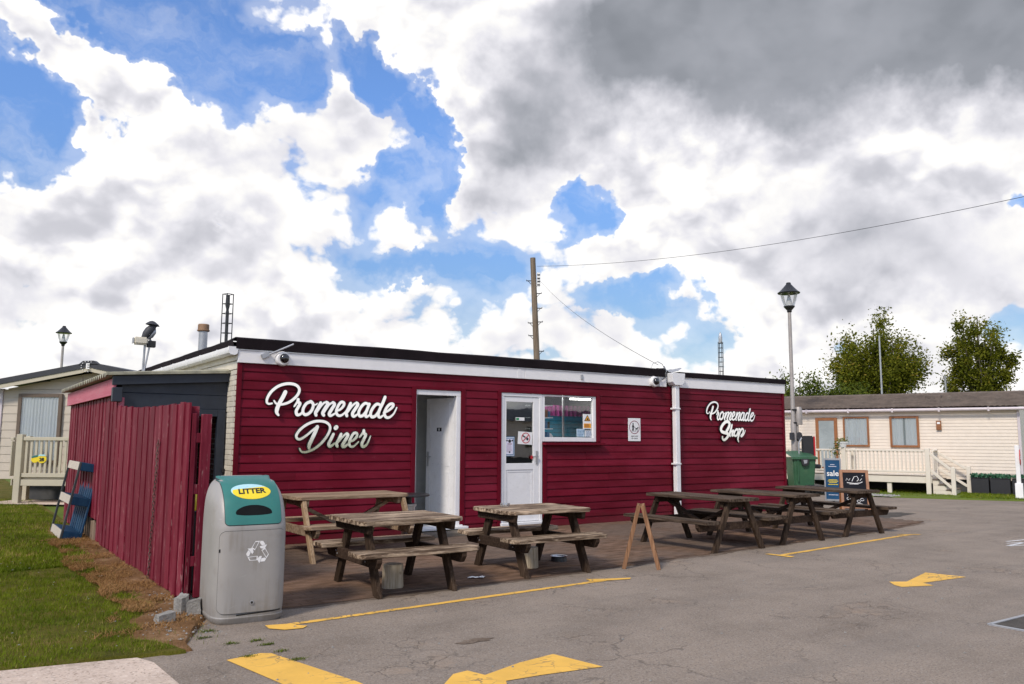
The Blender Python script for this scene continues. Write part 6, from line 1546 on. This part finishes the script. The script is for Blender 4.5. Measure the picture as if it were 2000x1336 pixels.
# emblem on the apex: a white E with a broken ring of dots
em = text_mb('E', .18, frame_m((.95, GY-.366, 3.185), (1, 0, 0), (0, 0, 1)), bold=.008); obj('emblem', em, M['white_print'], cb, normals=False)
em = MB()
for a in range(9):
    an = R(60+a*27); disc(em, .95+.155*cos(an), 3.185+.125*sin(an), .011, GY-.368, GY-.361, 10)
obj('emblem', em, M['white_print'], cb)
obj('downpipe_bracket', MB().box(-1.44, -1.37, GY-.33, GY-.24, 2.57, 2.66), M['white_print'], cb, bevel=.01)
framed('window', cb, -.82, .24, .86, 2.54, M['brown_upvc'], M['glass'], fw=.085, y=GY-.016, sgn=-1)
db = thing('caravan_deck', 'beige plastic deck with picket rail and yellow number plate beyond the lawn', 'deck', P0, R(-34.66))
def ebox(name, *a, m='deck_beige', bevel=.006, parent=None): return obj(name, MB().box(*a), M[m], parent or db, bevel=bevel)
ebox('post', -.055, .085, -.06, .08, 0, 1.56); ebox('post', -.36, -.22, .75, .89, 0, 1.52); ebox('post', 2.2, 2.34, -.06, .08, 0, 1.56)
ebox('top_rail', .0855, 2.195, -.035, .055, 1.42, 1.50); ebox('bottom_rail', .0855, 2.195, -.025, .045, .60, .69)
ebox('fascia_board', .0855, 3.2, -.03, .03, .41, .55); ebox('fascia_board', -.2, -.17, .085, .74, .41, .55)
ebox('deck_floor', -.16, 3.2, .035, 1.2, .552, .595)
ebox('side_panel', -.25, -.22, .085, .745, .62, 1.40); ebox('top_rail', -.27, -.20, .085, .745, 1.42, 1.49)
for k in range(19): ebox('picket', .13+k*.11, .185+k*.11, -.005, .025, .691, 1.419, bevel=.003)
t = thing('number_plate', 'yellow and blue number plate reading 28 on the beige deck rail', 'sign', P0, R(-34.66))
obj('plate', disc(MB(), .37, 1.00, .075, -.016, -.008, 24, sx=1.1), M['yellow_label'], t); obj('plate', disc(MB(), .53, 1.01, .095, -.020, -.0165, 24, sx=1.1), M['yellow_label'], t)
obj('band', MB().prism([(.30, 1.03), (.44, 1.06), (.44, 1.10), (.36, 1.085), (.30, 1.06)], -.0235, -.021, XZ), M['teal'], t); obj('band', MB().prism([(.44, 1.075), (.62, 1.075), (.585, 1.11), (.47, 1.11)], -.0265, -.024, XZ), M['sky_label'], t)
obj('lettering', text_mb('28', .105, frame_m((.53, -.0285, .995), (1, 0, 0), (0, 0, 1)), bold=.004), M['ink'], t, normals=False)
mb = MB()
for y in (1.5, 3.5): mb.box(-.9, 2.8, y, y+.12, .0, .5)
obj('chassis', mb, M['dark_room'], cb)
ft = MB(); ft.box(-.6, 3, -.15, .9, .0, .035); ft.move(Matrix.Translation(P0) @ Matrix.Rotation(R(-34.66), 4, 'Z')); obj('deck_path', ft, M['concrete'], kind='structure', bevel=.01)

# caravans on the other side of the road, seen only as reflections in glass and letters
opp = thing('static_caravan', 'cream caravan with dark windows across the road, mirrored in the door glass', 'static caravan', (24.5, -28, 0), R(4))
mb = MB(); mb.prism([(-1.9, .5), (1.9, .5), (1.9, 2.6), (0, 3.2), (-1.9, 2.6)], -5.5, 5.5, lambda u, v, w: (w, u, v)); obj('body', mb, M['cream_siding'], opp)
mb = MB(); mb.add([(-5.7, 2.15, 2.55), (5.7, 2.15, 2.55), (5.7, 0, 3.28), (-5.7, 0, 3.28), (5.7, -2.15, 2.55), (-5.7, -2.15, 2.55)], [(0, 1, 2, 3), (3, 2, 4, 5)]); obj('roof', mb, M['dark_tile'], opp)
obj('skirt', MB().box(-5.4, 5.4, -1.8, 1.8, 0, .498), M['dark_room'], opp)
for x in (-3.6, -.6, 2.2): framed('window', opp, x, x+1.3, 1.1, 2.2, M['brown_upvc'], M['glass_dark'], False, y=1.9)

# ------------------------------------------------------------------ trees
def tree(name, label, x, y, H, R_, limbs, n_leaf, size, seed, cat='tree', base=.12, leafm='leaf', group=None, z0=0., open_=.35):
    t = thing(name, label, cat, (x, y, 0), 0, group); rnd = random.Random(seed)
    tr = MB(); tips = []
    hb = H*base
    tr.tube([(0, 0, 0), (.05, 0, hb), (.0, .05, H*.45), (.1, 0, H*.9)], [H*.022, H*.018, H*.011, H*.003], 8)
    segs = []
    for i in range(limbs):
        a = i*2.399+rnd.uniform(-.3, .3); rr_ = R_*(.35+.65*((i+.5)/limbs)**.5)*rnd.uniform(.8, 1.1)
        z_0 = hb+H*.25*rnd.random(); zt = H*(1.0-.42*(rr_/R_)**1.8)*rnd.uniform(.86, 1.02)
        P = [Vector((0, 0, z_0)), Vector((.45*rr_*cos(a), .45*rr_*sin(a), z_0+(zt-z_0)*.35)), Vector((.85*rr_*cos(a+.15), .85*rr_*sin(a+.15), z_0+(zt-z_0)*.7)), Vector((rr_*cos(a+.1), rr_*sin(a+.1), zt))]
        P = smooth_path([tuple(p) for p in P], 5); tr.tube(P, [H*.009*(1-.85*k/(len(P)-1)) for k in range(len(P))], 5)
        for k in range(len(P)//3, len(P)): segs.append((P[k], .35+.65*k/len(P), i))
        for m_ in range(6):
            k = rnd.randrange(len(P)//3, len(P)); d = Vector((rnd.gauss(0, 1), rnd.gauss(0, 1), rnd.uniform(.1, 1.3))).normalized()*R_*rnd.uniform(.15, .42); q = P[k]+d
            tr.tube([P[k], P[k].lerp(q, .5)+Vector((0, 0, -.04*R_)), q], [H*.0035, H*.0025, H*.001], 4)
            segs += [(P[k].lerp(q, f), .8, i) for f in (.35, .6, .8, 1.)]
    obj('trunk', tr, M['bark'], t, smooth=50)
    V = []; F = []; T = []
    clumps = [(p+Vector((rnd.gauss(0, .05*R_), rnd.gauss(0, .05*R_), rnd.gauss(0, .06*R_))), rnd.uniform(.07, .16)*R_, rnd.random(), rnd.uniform(.3, 1.)) for p, w_, i in segs if rnd.random() > open_]
    for i in range(n_leaf):
        c, s_, tone, dens = rnd.choice(clumps)
        if rnd.random() > dens: continue
        d = Vector((rnd.gauss(0, 1), rnd.gauss(0, 1), rnd.gauss(0, 1.15))); p = c+d*s_
        if p.z < z0: continue
        a = Vector((rnd.gauss(0, 1), rnd.gauss(0, 1), rnd.gauss(0, .7))).normalized(); b = a.orthogonal().normalized(); b = b*cos(i)+a.cross(b)*sin(i); g_ = size*rnd.uniform(.6, 1.35); k = len(V)
        V += [tuple(p-a*g_), tuple(p+b*g_*.6), tuple(p+a*g_), tuple(p-b*g_*.6)]; F.append((k, k+1, k+2, k+3)); tt = min(1, max(0, tone*.6+rnd.random()*.4)); T += [tt]*4
    me = bpy.data.meshes.new('crown'); me.from_pydata(V, [], F); at = me.attributes.new('tone', 'FLOAT', 'POINT'); at.data.foreach_set('value', T); me.materials.append(M[leafm])
    obj('crown', me, parent=t); return t
tree('poplar_tree', 'broad leafy poplar with several ragged tops behind the caravan roof, thin pole before it', 52.7, 22.6, 10.9, 3.05, 21, 50000, .098, 5, open_=.45, group='poplar trees behind the caravan')
tree('poplar_tree', 'narrower sparse poplar with one ragged top behind the caravan roof', 58.6, 18.0, 11.9, 2.2, 15, 29000, .098, 8, open_=.45, group='poplar trees behind the caravan')
tree('leafy_shrub', 'rounded dark green bush behind the caravan roof, next to the lamp post', 35.3, 16.5, 5.75, 1.9, 14, 26000, .075, 12, 'bush', .05, 'leaf_dark', open_=.1)
tree('leafy_shrub', 'low spreading dark bush showing just over the caravan roof, before the broad poplar', 37.0, 15.4, 5.2, 1.9, 14, 22000, .075, 15, 'bush', .05, 'leaf_dark', open_=.1)
tree('leafy_shrub', 'thin shrub whose top sprigs show over the diner roof', 16.5, 11.6, 4.62, .75, 7, 2600, .05, 19, 'bush', .05, 'leaf_dark')
tree('leafy_shrub', 'lower shrub whose tips barely show over the diner roof', 15.4, 12.0, 4.42, .8, 7, 2200, .05, 23, 'bush', .05, 'leaf_dark')
def pole(label, x, y, H, r, name='flag_pole'):
    o = obj(name, MB().cyl((x, y, 0), (x, y, H), r, r*.7, 8), M['galv'], smooth=40); tag(o, label, 'pole')
pole('thin pale pole standing in front of the broad poplar', 43.5, 16.6, 7.95, .065)
pole('short grey pole standing before the narrower poplar', 56.4, 19.4, 6.3, .11, 'post')
